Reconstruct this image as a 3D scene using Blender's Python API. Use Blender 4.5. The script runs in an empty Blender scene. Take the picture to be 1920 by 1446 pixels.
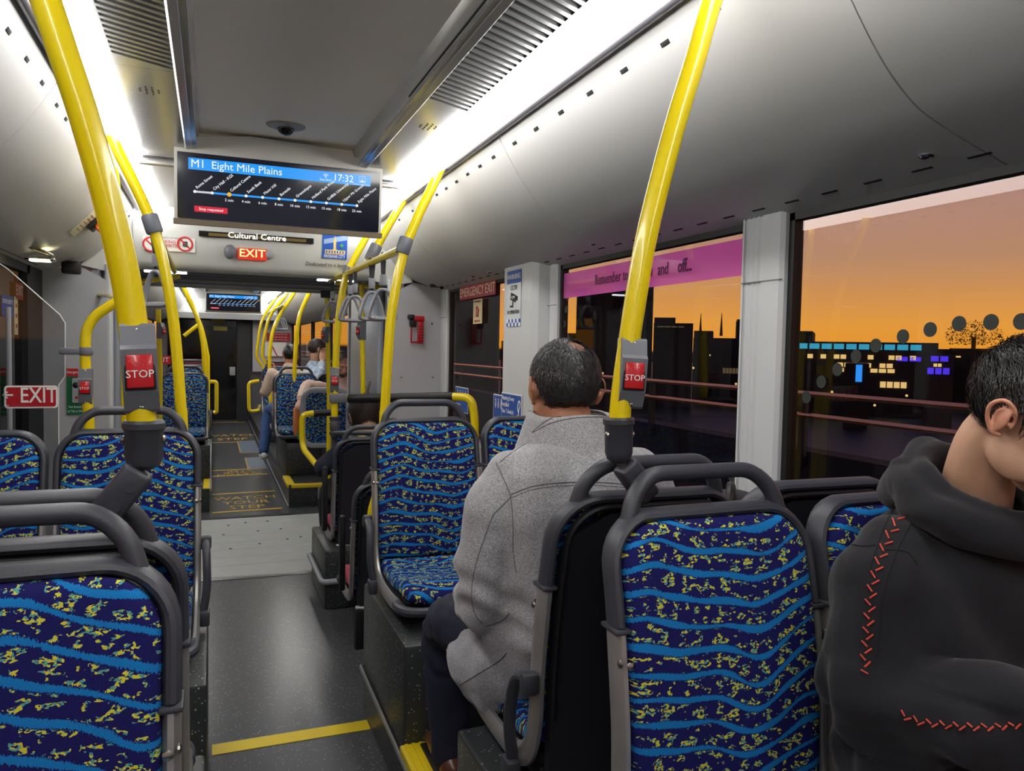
import bpy, bmesh, math, random
from mathutils import Vector, Matrix, noise
random.seed(7)
SC = bpy.context.scene
COL = SC.collection
PI = math.pi

# ------------------------------------------------------------------ camera
H = 1.45
FPX, CX, CY = 1420.0, 960.0, 723.0
def _unit(v): return Vector(v).normalized()
_F = _unit((398-CX, 645-CY, FPX))
_R = Vector((4491-CX, 725-CY, FPX)); _R = (_R - _F*_R.dot(_F)).normalized()
_D = _F.cross(_R)
MC = Matrix((_R, _F, -_D))            # camera axes -> bus axes (X right, Y forward, Z up)
def at(x, y, X=None, Y=None, Z=None):
    """a point of the bus seen at this spot of the photograph, on a known plane"""
    r = MC @ Vector((x-CX, y-CY, FPX))
    t = X/r.x if X is not None else (Y/r.y if Y is not None else (Z-H)/r.z)
    p = r*t; p.z += H
    return p
cam_d = bpy.data.cameras.new('camera'); cam = bpy.data.objects.new('camera', cam_d); COL.objects.link(cam)
_c0, _c1, _c2 = MC.col[0], -MC.col[1], -MC.col[2]
cam.matrix_world = Matrix(((_c0.x,_c1.x,_c2.x,0),(_c0.y,_c1.y,_c2.y,0),(_c0.z,_c1.z,_c2.z,H),(0,0,0,1)))
cam_d.sensor_width = 36; cam_d.lens = FPX/1920*36; cam_d.clip_start = .02; cam_d.clip_end = 2000
SC.camera = cam

def lin(c):
    return tuple((x/255/12.92 if x/255 <= .04045 else ((x/255+.055)/1.055)**2.4) for x in c)
# ------------------------------------------------------------------ sky (sunset, seen through the right-hand windows)
W = bpy.data.worlds.new('dusk'); SC.world = W; W.use_nodes = True
nt = W.node_tree; nt.nodes.clear()
tc = nt.nodes.new('ShaderNodeTexCoord'); sx = nt.nodes.new('ShaderNodeSeparateXYZ'); rp = nt.nodes.new('ShaderNodeValToRGB')
bg = nt.nodes.new('ShaderNodeBackground'); ow = nt.nodes.new('ShaderNodeOutputWorld')
nt.links.new(tc.outputs['Generated'], sx.inputs[0]); nt.links.new(sx.outputs['Z'], rp.inputs[0])
nt.links.new(rp.outputs[0], bg.inputs[0]); nt.links.new(bg.outputs[0], ow.inputs[0])
bg.inputs[1].default_value = 0.98
_els = [(0.0,(30,24,26)),(.004,(246,160,44)),(.038,(242,164,66)),(.075,(222,156,88)),(.117,(196,146,110)),(.22,(174,132,126)),(.36,(142,112,128)),(.7,(70,70,105)),(1,(40,48,84))]
rp.color_ramp.elements[0].position = 0; rp.color_ramp.elements[0].color = (*lin(_els[0][1]),1)
rp.color_ramp.elements[1].position = 1; rp.color_ramp.elements[1].color = (*lin(_els[-1][1]),1)
for p_, c_ in _els[1:-1]:
    e_ = rp.color_ramp.elements.new(p_); e_.color = (*lin(c_),1)
STRIP = 11.5        # strength of the ceiling light strips
SC.view_settings.view_transform = 'Standard'; SC.view_settings.look = 'None'
SC.view_settings.gamma = 1; SC.view_settings.use_curve_mapping = False
SC.view_settings.exposure = 0.28

# ------------------------------------------------------------------ helpers
ORG = {}
def setp(o, label=None, cat=None, group=None, kind=None):
    if label: o['label'] = label
    if cat: o['category'] = cat
    if group: o['group'] = group
    if kind: o['kind'] = kind
    return o
def thing(name, label=None, cat=None, loc=(0,0,0), group=None, kind=None, rz=0):
    o = bpy.data.objects.new(name, None); COL.objects.link(o)
    o.location = loc; o.rotation_euler = (0,0,rz); o.empty_display_size = .05
    ORG[o] = Vector(loc)
    return setp(o, label, cat, group, kind)
def kids(o): return [c for c in bpy.data.objects if c.parent == o]
def copy_tree(o, loc=None, rz=None, parent=None, label=None, group=None, skip=()):
    def rec(s, par):
        c = s.copy(); COL.objects.link(c); c.parent = par
        for ch in CH.get(s, []):
            if ch.name.split('.')[0] in skip: continue
            rec(ch, c)
        return c
    r = rec(o, parent)
    if loc is not None: r.location = loc
    if rz is not None: r.rotation_euler = (0,0,rz)
    if label: r['label'] = label
    if group: r['group'] = group
    ORG[r] = Vector(r.location)
    return r
CH = {}
def link_obj(name, me, parent=None, label=None):
    o = bpy.data.objects.new(name, me); COL.objects.link(o)
    if parent is not None:
        o.parent = parent; CH.setdefault(parent, []).append(o)
        ORG[o] = ORG.get(parent, Vector((0,0,0)))
    else: ORG[o] = Vector((0,0,0))
    if label: o['label'] = label
    return o
def catmull(pts, k=6, cyc=False):
    pts = [Vector(p) for p in pts]; n = len(pts); out = []
    if n < 3: return pts
    rng = range(n) if cyc else range(n-1)
    for i in rng:
        if cyc: p0,p1,p2,p3 = pts[i-1],pts[i],pts[(i+1)%n],pts[(i+2)%n]
        else: p0,p1,p2,p3 = pts[max(i-1,0)],pts[i],pts[i+1],pts[min(i+2,n-1)]
        for j in range(k):
            t = j/k
            out.append(.5*((2*p1)+(p2-p0)*t+(2*p0-5*p1+4*p2-p3)*t*t+(3*p1-p0-3*p2+p3)*t**3))
    if not cyc: out.append(pts[-1])
    return out
def fillet(pts, r=.04, k=5):
    """polyline with rounded corners"""
    pts = [Vector(p) for p in pts]; out = [pts[0]]
    for a,b,c in zip(pts, pts[1:], pts[2:]):
        d1 = (a-b); d2 = (c-b); rr = min(r, d1.length*.49, d2.length*.49)
        p = b+d1.normalized()*rr; q = b+d2.normalized()*rr
        for j in range(k+1):
            t = j/k; out.append(p*(1-t)**2+b*2*t*(1-t)+q*t*t)
    out.append(pts[-1]); return out
class MB:
    def __init__(s): s.v=[]; s.f=[]; s.uv={}
    def add(s, vs, fs):
        b = len(s.v); s.v += [Vector(p) for p in vs]; s.f += [tuple(i+b for i in f) for f in fs]; return s
    def box(s, c, d, M=None):
        x,y,z = d[0]/2,d[1]/2,d[2]/2
        vs = [Vector((i*x,j*y,k*z)) for i in (-1,1) for j in (-1,1) for k in (-1,1)]
        if M is not None: vs = [M@p for p in vs]
        vs = [p+Vector(c) for p in vs]
        return s.add(vs, [(0,1,3,2),(4,6,7,5),(0,4,5,1),(2,3,7,6),(0,2,6,4),(1,5,7,3)])
    def box2(s, a, b):
        a, b = Vector(a), Vector(b)
        return s.box((a+b)/2, [abs(x) for x in (b-a)])
    def rbox(s, c, d, r=.005, M=None, seg=2):
        bm = bmesh.new(); bmesh.ops.create_cube(bm, size=1)
        for v in bm.verts: v.co = Vector((v.co.x*d[0], v.co.y*d[1], v.co.z*d[2]))
        bmesh.ops.bevel(bm, geom=list(bm.edges), offset=min(r, min(d)*.49), segments=seg, profile=.5, affect='EDGES')
        bm.verts.index_update()
        vs = [v.co.copy() for v in bm.verts]
        if M is not None: vs = [M@p for p in vs]
        s.add([p+Vector(c) for p in vs], [[v.index for v in f.verts] for f in bm.faces]); bm.free(); return s
    def sweep(s, pts, r=.01, ry=None, ref=None, n=12, cyc=False, radii=None, caps=True, rad2=None, dome=False):
        pts = [Vector(p) for p in pts]; m = len(pts); rings = []
        prevN = None
        for i,p in enumerate(pts):
            a = pts[i-1] if (i>0 or cyc) else p; b = pts[(i+1)%m] if (i<m-1 or cyc) else p
            t = (b-a).normalized()
            if ref is not None:
                v = Vector(ref); v = v - t*v.dot(t)
                if v.length < 1e-5: v = t.orthogonal()
                v.normalize()
            else:
                if prevN is None: v = t.orthogonal().normalized()
                else:
                    v = prevN - t*prevN.dot(t)
                    if v.length < 1e-6: v = t.orthogonal()
                    v.normalize()
            prevN = v; u = t.cross(v)
            ra = radii[i] if radii else r
            rb = (rad2[i] if rad2 else (ra if ry is None else ry*(ra/r)))
            rings.append([p + u*(math.cos(2*PI*j/n)*ra) + v*(math.sin(2*PI*j/n)*rb) for j in range(n)])
        vs = [q for R in rings for q in R]; fs = []
        for i in range(m if cyc else m-1):
            i2 = (i+1)%m
            for j in range(n):
                j2 = (j+1)%n; fs.append((i*n+j, i*n+j2, i2*n+j2, i2*n+j))
        if caps and not cyc:
            fs.append(tuple(range(n-1,-1,-1))); fs.append(tuple((m-1)*n+j for j in range(n)))
        return s.add(vs, fs)
    def lathe(s, prof, n=20, M=None, c=(0,0,0)):
        vs=[]; fs=[]; m=len(prof)
        for r,z in prof:
            for j in range(n):
                a=2*PI*j/n; p=Vector((r*math.cos(a), r*math.sin(a), z))
                vs.append((M@p if M is not None else p)+Vector(c))
        for i in range(m-1):
            for j in range(n): fs.append((i*n+j,i*n+(j+1)%n,(i+1)*n+(j+1)%n,(i+1)*n+j))
        fs.append(tuple(range(n-1,-1,-1))); fs.append(tuple((m-1)*n+j for j in range(n)))
        return s.add(vs,fs)
    def ball(s, c, r, n=12, M=None):
        if not hasattr(r,'__len__'): r=(r,r,r)
        vs=[];fs=[];m=n//2+1
        for i in range(m+1):
            th=PI*i/m
            for j in range(n):
                a=2*PI*j/n
                p=Vector((r[0]*math.sin(th)*math.cos(a), r[1]*math.sin(th)*math.sin(a), r[2]*math.cos(th)))
                vs.append((M@p if M is not None else p)+Vector(c))
        for i in range(m):
            for j in range(n): fs.append((i*n+j,(i+1)*n+j,(i+1)*n+(j+1)%n,i*n+(j+1)%n))
        return s.add(vs,fs)
    def sheet(s, grid, th=None, closed=False):
        """grid of points rows x cols -> surface; th = second grid for the back"""
        R=len(grid); Cn=len(grid[0]); b=len(s.v)
        vs=[p for r in grid for p in r]; fs=[]
        for i in range(R-1):
            for j in range(Cn-1): fs.append((i*Cn+j,i*Cn+j+1,(i+1)*Cn+j+1,(i+1)*Cn+j))
        if th is not None:
            o=len(vs); vs+= [p for r in th for p in r]
            for i in range(R-1):
                for j in range(Cn-1): fs.append((o+i*Cn+j,o+(i+1)*Cn+j,o+(i+1)*Cn+j+1,o+i*Cn+j+1))
            for j in range(Cn-1):
                fs.append((j,o+j,o+j+1,j+1)); k=(R-1)*Cn; fs.append((k+j,k+j+1,o+k+j+1,o+k+j))
            for i in range(R-1):
                fs.append((i*Cn,(i+1)*Cn,o+(i+1)*Cn,o+i*Cn)); k=Cn-1; fs.append((i*Cn+k,o+i*Cn+k,o+(i+1)*Cn+k,(i+1)*Cn+k))
        return s.add(vs,fs)
    def prism(s, poly, a, b, ax='y'):
        """polygon of (u,w) extruded from a to b along an axis: y-> (u=x,w=z), x-> (u=y,w=z), z-> (u=x,w=y)"""
        def P(u,w,t): return {'y':(u,t,w),'x':(t,u,w),'z':(u,w,t)}[ax]
        n=len(poly); vs=[P(u,w,a) for u,w in poly]+[P(u,w,b) for u,w in poly]
        fs=[tuple(range(n-1,-1,-1)), tuple(range(n,2*n))]+[(i,(i+1)%n,n+(i+1)%n,n+i) for i in range(n)]
        return s.add(vs,fs)
    def mesh(s, name, mat, off=Vector((0,0,0)), smooth=True, ang=35):
        me=bpy.data.meshes.new(name); me.from_pydata([tuple(p-off) for p in s.v],[],s.f); me.validate()
        bm=bmesh.new(); bm.from_mesh(me); bmesh.ops.recalc_face_normals(bm, faces=bm.faces); bm.to_mesh(me); bm.free()
        if smooth:
            me.shade_smooth(); me.set_sharp_from_angle(angle=math.radians(ang))
        if mat: me.materials.append(mat)
        return me
    def obj(s, name, mat, parent=None, label=None, smooth=True, ang=35, local=False):
        off = Vector((0,0,0)) if (parent is None or local) else ORG.get(parent, Vector((0,0,0)))
        return link_obj(name, s.mesh(name, mat, off, smooth, ang), parent, label)
def rrect(w, h, r, k=4, cx=0, cy=0):
    out=[]
    for sx_,sy_,a0 in ((1,1,0),(-1,1,90),(-1,-1,180),(1,-1,270)):
        for i in range(k+1):
            a=math.radians(a0+90*i/k); out.append((cx+sx_*(w/2-r)+r*math.cos(a), cy+sy_*(h/2-r)+r*math.sin(a)))
    return out
def plate(center, right, up, w, h, th, r=.0):
    """flat plate in a plane: MB with front face towards right x up"""
    R=Vector(right).normalized(); U=Vector(up).normalized(); N=R.cross(U)
    M=Matrix((R,U,N)).transposed(); m=MB()
    poly = rrect(w,h,max(r,1e-4),3 if r>0 else 1)
    n=len(poly); vs=[Vector(center)+M@Vector((x,y,z)) for z in (0,th) for x,y in poly]
    fs=[tuple(range(n-1,-1,-1)),tuple(range(n,2*n))]+[(i,(i+1)%n,n+(i+1)%n,n+i) for i in range(n)]
    return m.add(vs,fs)
def text(body, size, pos, right, up, mat, parent, name='lettering', align='CENTER', bold=0, sx=1, label=None, space=1, ext=.0004, res=2, ital=0):
    if 'M' in body: bold=0
    cu=bpy.data.curves.new('t','FONT'); cu.body=body; cu.size=size; cu.align_x=align; cu.align_y='CENTER'; cu.offset=bold*size*.2; cu.extrude=ext; cu.resolution_u=res
    cu.space_character=space; cu.shear=ital
    o=bpy.data.objects.new('t',cu); me=bpy.data.meshes.new_from_object(o); bpy.data.objects.remove(o); bpy.data.curves.remove(cu)
    R=Vector(right).normalized(); U=Vector(up).normalized(); N=R.cross(U)
    M=Matrix((R*sx,U,N)).transposed().to_4x4(); M.translation=Vector(pos)-ORG.get(parent,Vector((0,0,0)))+N*ext
    me.transform(M); me.materials.clear(); me.materials.append(mat); me.name=name
    return link_obj(name, me, parent, label)

# ------------------------------------------------------------------ materials
MATS={}
def mat(name, col, rough=.5, metal=0, emit=None, es=1, bump=0, bscale=60, alpha=None, coat=0, vary=0, vscale=8, spec=.5, sheen=0, fleck=None):
    if name in MATS: return MATS[name]
    m=bpy.data.materials.new(name); m.use_nodes=True; t=m.node_tree; b=t.nodes['Principled BSDF']
    b.inputs['Base Color'].default_value=(*lin(col),1); b.inputs['Roughness'].default_value=rough; b.inputs['Metallic'].default_value=metal
    b.inputs['Coat Weight'].default_value=coat; b.inputs['Specular IOR Level'].default_value=spec; b.inputs['Sheen Weight'].default_value=sheen
    if emit: b.inputs['Emission Color'].default_value=(*lin(emit),1); b.inputs['Emission Strength'].default_value=es
    tcn=None
    if bump or vary or fleck:
        tcn=t.nodes.new('ShaderNodeTexCoord')
    if vary:
        n=t.nodes.new('ShaderNodeTexNoise'); n.inputs['Scale'].default_value=vscale; n.inputs['Detail'].default_value=5; t.links.new(tcn.outputs['Object'], n.inputs['Vector'])
        x=t.nodes.new('ShaderNodeMixRGB'); x.blend_type='MULTIPLY'; x.inputs[0].default_value=1; x.inputs[1].default_value=(*lin(col),1)
        rr=t.nodes.new('ShaderNodeMapRange'); rr.inputs[1].default_value=.3; rr.inputs[2].default_value=.7; rr.inputs[3].default_value=1-vary; rr.inputs[4].default_value=1+vary
        t.links.new(n.outputs[0], rr.inputs[0]); t.links.new(rr.outputs[0], x.inputs[2]); t.links.new(x.outputs[0], b.inputs['Base Color'])
    if fleck:
        fc, thr, fs = fleck
        v=t.nodes.new('ShaderNodeTexVoronoi'); v.inputs['Scale'].default_value=fs; t.links.new(tcn.outputs['Object'], v.inputs['Vector'])
        sep=t.nodes.new('ShaderNodeSeparateColor'); t.links.new(v.outputs['Color'], sep.inputs[0])
        g=t.nodes.new('ShaderNodeMath'); g.operation='GREATER_THAN'; g.inputs[1].default_value=thr; t.links.new(sep.outputs[0], g.inputs[0])
        g2=t.nodes.new('ShaderNodeMath'); g2.operation='LESS_THAN'; g2.inputs[1].default_value=.32; t.links.new(v.outputs['Distance'], g2.inputs[0])
        g3=t.nodes.new('ShaderNodeMath'); g3.operation='MULTIPLY'; t.links.new(g.outputs[0], g3.inputs[0]); t.links.new(g2.outputs[0], g3.inputs[1])
        x=t.nodes.new('ShaderNodeMixRGB'); x.inputs[1].default_value=(*lin(col),1); x.inputs[2].default_value=(*lin(fc),1)
        t.links.new(g3.outputs[0], x.inputs[0]); t.links.new(x.outputs[0], b.inputs['Base Color'])
    if bump:
        n=t.nodes.new('ShaderNodeTexNoise'); n.inputs['Scale'].default_value=bscale; n.inputs['Detail'].default_value=3; t.links.new(tcn.outputs['Object'], n.inputs['Vector'])
        bp=t.nodes.new('ShaderNodeBump'); bp.inputs['Strength'].default_value=bump; bp.inputs['Distance'].default_value=.002
        t.links.new(n.outputs[0], bp.inputs['Height']); t.links.new(bp.outputs[0], b.inputs['Normal'])
    MATS[name]=m; return m
def glass(name, tint=(255,255,255), refl=1.0, dens=0.0, dcol=(20,20,24)):
    """thin window pane: Fresnel reflection over tinted see-through glass, optional dark film"""
    m=bpy.data.materials.new(name); m.use_nodes=True; t=m.node_tree; t.nodes.clear()
    o=t.nodes.new('ShaderNodeOutputMaterial'); tr=t.nodes.new('ShaderNodeBsdfTransparent'); tr.inputs[0].default_value=(*lin(tint),1)
    gl=t.nodes.new('ShaderNodeBsdfGlossy'); gl.inputs['Roughness'].default_value=.0
    fr=t.nodes.new('ShaderNodeFresnel'); fr.inputs[0].default_value=1.5
    mu=t.nodes.new('ShaderNodeMath'); mu.operation='MULTIPLY'; mu.inputs[1].default_value=refl; mu.use_clamp=True; t.links.new(fr.outputs[0],mu.inputs[0])
    base=tr
    if dens>0:
        df=t.nodes.new('ShaderNodeBsdfDiffuse'); df.inputs[0].default_value=(*lin(dcol),1)
        mm=t.nodes.new('ShaderNodeMixShader'); mm.inputs[0].default_value=dens; t.links.new(tr.outputs[0],mm.inputs[1]); t.links.new(df.outputs[0],mm.inputs[2]); base=mm
    mx=t.nodes.new('ShaderNodeMixShader'); t.links.new(mu.outputs[0],mx.inputs[0]); t.links.new(base.outputs[0],mx.inputs[1]); t.links.new(gl.outputs[0],mx.inputs[2])
    t.links.new(mx.outputs[0],o.inputs[0]); MATS[name]=m; return m
def fabric():
    m=bpy.data.materials.new('seat_moquette'); m.use_nodes=True; t=m.node_tree; b=t.nodes['Principled BSDF']; b.inputs['Roughness'].default_value=.95; b.inputs['Specular IOR Level'].default_value=.15; b.inputs['Sheen Weight'].default_value=.0
    N=t.nodes.new; L=t.links.new
    uv=N('ShaderNodeTexCoord'); oi=N('ShaderNodeObjectInfo')
    off=N('ShaderNodeVectorMath'); off.operation='SCALE'; off.inputs[0].default_value=(.37,1.3,0); L(oi.outputs['Random'],off.inputs['Scale'])
    ad=N('ShaderNodeVectorMath'); ad.operation='ADD'; L(uv.outputs['UV'],ad.inputs[0]); L(off.outputs[0],ad.inputs[1])
    s=N('ShaderNodeSeparateXYZ'); L(ad.outputs[0],s.inputs[0])
    def math_(op,a,bv=None,cl=False):
        n=N('ShaderNodeMath'); n.operation=op; n.use_clamp=cl
        for i,v in enumerate((a,bv)):
            if v is None: continue
            if isinstance(v,(int,float)): n.inputs[i].default_value=v
            else: L(v,n.inputs[i])
        return n.outputs[0]
    def noise_(vec,scale,detail=2,sc=(1,1,1)):
        mp=N('ShaderNodeMapping'); mp.inputs['Scale'].default_value=sc; L(vec,mp.inputs[0])
        n=N('ShaderNodeTexNoise'); n.inputs['Scale'].default_value=scale; n.inputs['Detail'].default_value=detail; L(mp.outputs[0],n.inputs['Vector']); return n.outputs[0]
    V=ad.outputs[0]
    wav=math_('MULTIPLY',math_('SINE',math_('MULTIPLY',s.outputs[0],17.5)),.021)
    wav2=math_('MULTIPLY',math_('SINE',math_('ADD',math_('MULTIPLY',s.outputs[0],34.0),math_('MULTIPLY',s.outputs[1],9.0))),.005)
    n1=math_('MULTIPLY',math_('SUBTRACT',noise_(V,5.5,1,(1,.8,1)),.5),.055)
    jit=math_('MULTIPLY',math_('SUBTRACT',noise_(V,420,0,(1.6,.4,1)),.5),.0065)
    v=math_('ADD',math_('ADD',math_('ADD',s.outputs[1],wav),math_('ADD',wav2,n1)),jit)
    fr=math_('FRACT',math_('DIVIDE',v,.041))
    d=math_('ABSOLUTE',math_('SUBTRACT',fr,.5))
    wid=math_('ADD',math_('MULTIPLY',math_('SUBTRACT',noise_(V,9,1,(1,3,1)),.5),.32),.115)
    stripe=math_('LESS_THAN',d,wid)
    clus=math_('GREATER_THAN',noise_(V,64,2,(.7,1,1)),.535)
    fine=math_('GREATER_THAN',noise_(V,230,1,(.65,1,1)),.47)
    away=math_('GREATER_THAN',d,math_('ADD',wid,.05))
    fl=math_('MULTIPLY',math_('MULTIPLY',clus,fine),away)
    colsel=math_('MULTIPLY_ADD' if False else 'GREATER_THAN',noise_(V,150,1),.52)
    c1=N('ShaderNodeMixRGB'); c1.inputs[1].default_value=(*lin((31,30,92)),1); c1.inputs[2].default_value=(*lin((28,122,190)),1); L(stripe,c1.inputs[0])
    c2=N('ShaderNodeMixRGB'); c2.inputs[1].default_value=(*lin((212,206,72)),1); c2.inputs[2].default_value=(*lin((92,160,150)),1); L(colsel,c2.inputs[0])
    c3=N('ShaderNodeMixRGB'); L(fl,c3.inputs[0]); L(c1.outputs[0],c3.inputs[1]); L(c2.outputs[0],c3.inputs[2])
    fz=N('ShaderNodeMixRGB'); fz.blend_type='MULTIPLY'; fz.inputs[0].default_value=1; L(c3.outputs[0],fz.inputs[1])
    g=math_('ADD',math_('MULTIPLY',noise_(V,700,1),.9),.55); L(g,fz.inputs[2]); L(fz.outputs[0],b.inputs['Base Color'])
    bp=N('ShaderNodeBump'); bp.inputs['Strength'].default_value=.5; bp.inputs['Distance'].default_value=.001; L(noise_(V,600,1),bp.inputs['Height']); L(bp.outputs[0],b.inputs['Normal'])
    return m
FAB=fabric()
YEL=mat('yellow_powder_coat',(240,214,16),.25,coat=.5)
DKP=mat('dark_grey_plastic',(60,62,70),.42,bump=.15,bscale=500)
MGP=mat('mid_grey_plastic',(112,114,122),.4,bump=.1,bscale=400)
LGP=mat('light_grey_plastic',(160,163,170),.4)
BLK=mat('black_rubber',(22,22,25),.5)
SHELL=mat('seat_shell_black',(34,36,44),.45,bump=.1,bscale=600)
STEEL=mat('brushed_steel',(186,184,182),.38,.7,vary=.06,vscale=20)
CHROME=mat('chrome',(215,215,215),.12,1)
SCREW=mat('screw_metal',(190,188,180),.25,1)
COVER=mat('ceiling_cover_grey',(196,195,193),.42,vary=.02,vscale=2)
COVER2=mat('ceiling_centre_grey',(244,238,230),.5,bump=.04,bscale=900)
COVE=mat('vent_panel_grey',(160,160,160),.25,.7)
WALLG=mat('wall_panel_grey',(176,177,182),.5)
PILL=mat('pillar_grey',(200,202,204),.4)
DARK=mat('dark_void',(12,12,14),.7)
FLOOR=mat('floor_vinyl',(80,82,86),.27,fleck=((150,150,140),.86,130))
BOXM=mat('plinth_vinyl',(50,53,55),.36,fleck=((150,160,140),.86,120))
PLANK=mat('turntable_plank_grey',(196,198,194),.45,vary=.04,vscale=6)
RED=mat('button_red',(200,22,30),.25,coat=.4)
SIGNRED=mat('sign_red',(176,18,38),.35)
WHITE=mat('print_white',(235,235,232),.5)
CREAM=mat('print_cream',(236,226,196),.5)
BLUE=mat('sign_blue',(38,84,166),.4)
BLACKP=mat('print_black',(20,20,22),.5)
STEPY=mat('step_yellow',(236,206,30),.4)
LINEY=mat('floor_line_yellow',(214,172,50),.5)
LIGHT=mat('light_diffuser',(255,255,255),.4,emit=(255,253,250),es=STRIP)
SCRN=mat('screen_black',(8,9,14),.08,emit=(14,16,26),es=1)
SCBLUE=mat('screen_blue',(10,10,12),.2,emit=(28,140,225),es=1)
SCWHITE=mat('screen_white',(10,10,10),.3,emit=(225,228,232),es=1)
SCRED=mat('screen_red',(10,0,0),.3,emit=(190,20,50),es=1)
SCORG=mat('screen_orange',(10,5,0),.3,emit=(215,165,60),es=1)
GLASS=glass('window_glass',(222,222,226),.62)
DKGLASS=glass('door_glass',(90,92,96),1.2,.1)
CLGLASS=glass('screen_glass',(200,202,206),.9,.04,(60,60,66))
# ================================================================== the bus body
CXB = .27
def mx(x, s): return x if s > 0 else 2*CXB - x       # mirror about the bus centre line
def ext_profile(pts, y0, y1, m, parent, name, th=.012, s=1, gap=.0, label=None):
    """curved sheet: (x,z) profile extruded along the bus"""
    P=[Vector((x,0,z)) for x,z in pts]; Pn=[]
    for i,p in enumerate(P):
        t=(P[min(i+1,len(P)-1)]-P[max(i-1,0)]).normalized(); Pn.append(p+Vector((-t.z,0,t.x))*th)
    mb=MB(); g0=[[Vector((mx(p.x,s),y,p.z)) for p in P] for y in (y0+gap,y1-gap)]; g1=[[Vector((mx(p.x,s),y,p.z)) for p in Pn] for y in (y0+gap,y1-gap)]
    mb.sheet(g0,g1); return mb.obj(name,m,parent,label)
PROF=catmull([(.955,0,2.225),(.98,0,2.182),(1.04,0,2.088),(1.10,0,2.012),(1.16,0,1.953),(1.22,0,1.912),(1.29,0,1.885),(1.38,0,1.858),(1.462,0,1.835)],3)
PROF=[(p.x,p.z) for p in PROF]
ceil=thing('ceiling',kind='structure')
setp(ceil,'pale grey bus ceiling with curved side covers and vent strips')
def slot_mesh():
    return MB().rbox((0,0,0),(.011,.034,.0016),.0007).mesh('vent_hole',DARK)
SLOT=slot_mesh()
for s in (1,-1):
    for y0,y1 in ((-1.2,-.5),(-.5,1.055),(1.055,2.6),(2.6,4.15),(4.15,4.97),(6.65,8.3),(8.3,9.9),(9.9,11.5),(11.5,13.1),(13.1,14.6)):
        ext_profile(PROF,y0,y1,COVER,ceil,'side_cover',.012,s,.002)
        a=Vector((1.0,0,2.152))-Vector((.96,0,2.212))
        ang=math.atan2(-(2.152-2.212),(1.0-.96))
        y=y0+.12
        while y<y1-.05 and y1<5.2:
            o=link_obj('vent_hole',SLOT,ceil); o.location=(mx(.985,s)-(.0006 if s>0 else -.0006),y,2.174-.0005); o.rotation_euler=(0,ang*s,0)
            if y0==1.055 or y0==-.5: y+=.19
            else: y+=.155
    # moulding next to the light strip
    mb=MB(); mb.sweep([(mx(.938,s),-1.2,2.226),(mx(.938,s),4.9,2.226)],.018,n=12); mb.sweep([(mx(.938,s),6.7,2.226),(mx(.938,s),14.6,2.226)],.018,n=8)
    mb.obj('trim_tube',mat('moulding_grey',(120,118,124),.25,.5),ceil)
    # vent panel between light strip and raised centre
    x0,x1=.645,.80
    for ya,yb in ((-1.2,1.2),(2.50,3.64),(3.70,4.95),(6.7,14.6)):
        mb=MB(); mb.box2((mx(.60,s),ya,2.252),(mx(.823,s),yb,2.264)); mb.obj('cove_panel',COVE,ceil)
    mb=MB(); mb.box2((mx(.60,s),1.2,2.252),(mx(x0,s),2.498,2.264)); mb.box2((mx(x1,s),1.2,2.252),(mx(.823,s),2.498,2.264)); mb.obj('cove_border',COVE,ceil)
    mb=MB(); mb.box2((mx(.60,s),1.2,2.275),(mx(.82,s),2.49,2.28)); mb.obj('vent_backing',mat('vent_gap_shade',(30,31,35),.8,vary=.5,vscale=300),ceil)  # dark backing: shade of the gaps between the slats is put into its colour
    sk=.075
    dk=1 if s>0 else -1
    slat=MB(); w=.0165
    xa,xb=(x0,x1) if s>0 else (mx(x1,-1),mx(x0,-1))
    slat.add([(xa,0,-.012+.012),(xa,w,0),(xb,w+sk,0),(xb,sk,0),(xa,0,.012),(xa,w,.012),(xb,w+sk,.012),(xb,sk,.012)],[(0,1,2,3),(4,7,6,5),(0,4,5,1),(1,5,6,2),(2,6,7,3),(3,7,4,0)])
    sm=slat.mesh('vent_slat',COVE,smooth=False)
    n=0; y=1.2
    while y<2.40:
        o=link_obj('vent_slat',sm,ceil); o.location=(0,y,2.252); y+=.0365
    mb=MB(); yy=2.405
    mb.add([(xa,yy,2.252),(xa,2.498,2.252),(xb,2.498,2.252),(xb,yy+sk,2.252),(xa,yy,2.264),(xa,2.498,2.264),(xb,2.498,2.264),(xb,yy+sk,2.264)],[(0,1,2,3),(4,7,6,5),(0,4,5,1),(1,5,6,2),(2,6,7,3),(3,7,4,0)])
    mb.obj('cove_panel',COVE,ceil,smooth=False)
    mb=MB(); mb.add([(xa,1.2,2.252),(xb,1.2,2.252),(xb,1.2+sk,2.252),(xa,1.2,2.264),(xb,1.2,2.264),(xb,1.2+sk,2.264)],[(0,1,2),(3,5,4),(0,3,4,1),(1,4,5,2),(2,5,3,0)])
    mb.obj('cove_panel',COVE,ceil,smooth=False)
    # small round speaker holes
    mb=MB()
    for i in range(4):
        for j in range(4):
            if (i in (0,3)) and (j in (0,3)): continue
            mb.lathe([(.0035,0),(.0035,.002)],8,c=(mx(.70+.018*i,s),2.68+.022*j,2.2505))
    o=mb.obj('speaker_holes',DARK,ceil)
    o['kind']='stuff'
    # rounded cove edge up to the raised centre panel
    cv=catmull([(.605,0,2.256),(.612,0,2.268),(.640,0,2.256),(.655,0,2.252)],3)
    cp=catmull([(.685,0,2.34),(.672,0,2.31),(.655,0,2.275),(.635,0,2.252),(.61,0,2.246),(.59,0,2.252)],4)
cp=[(x,z) for x,z in [(.69,2.345),(.680,2.318),(.672,2.298),(.668,2.278),(.676,2.262),(.692,2.252),(.70,2.246)]]
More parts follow.
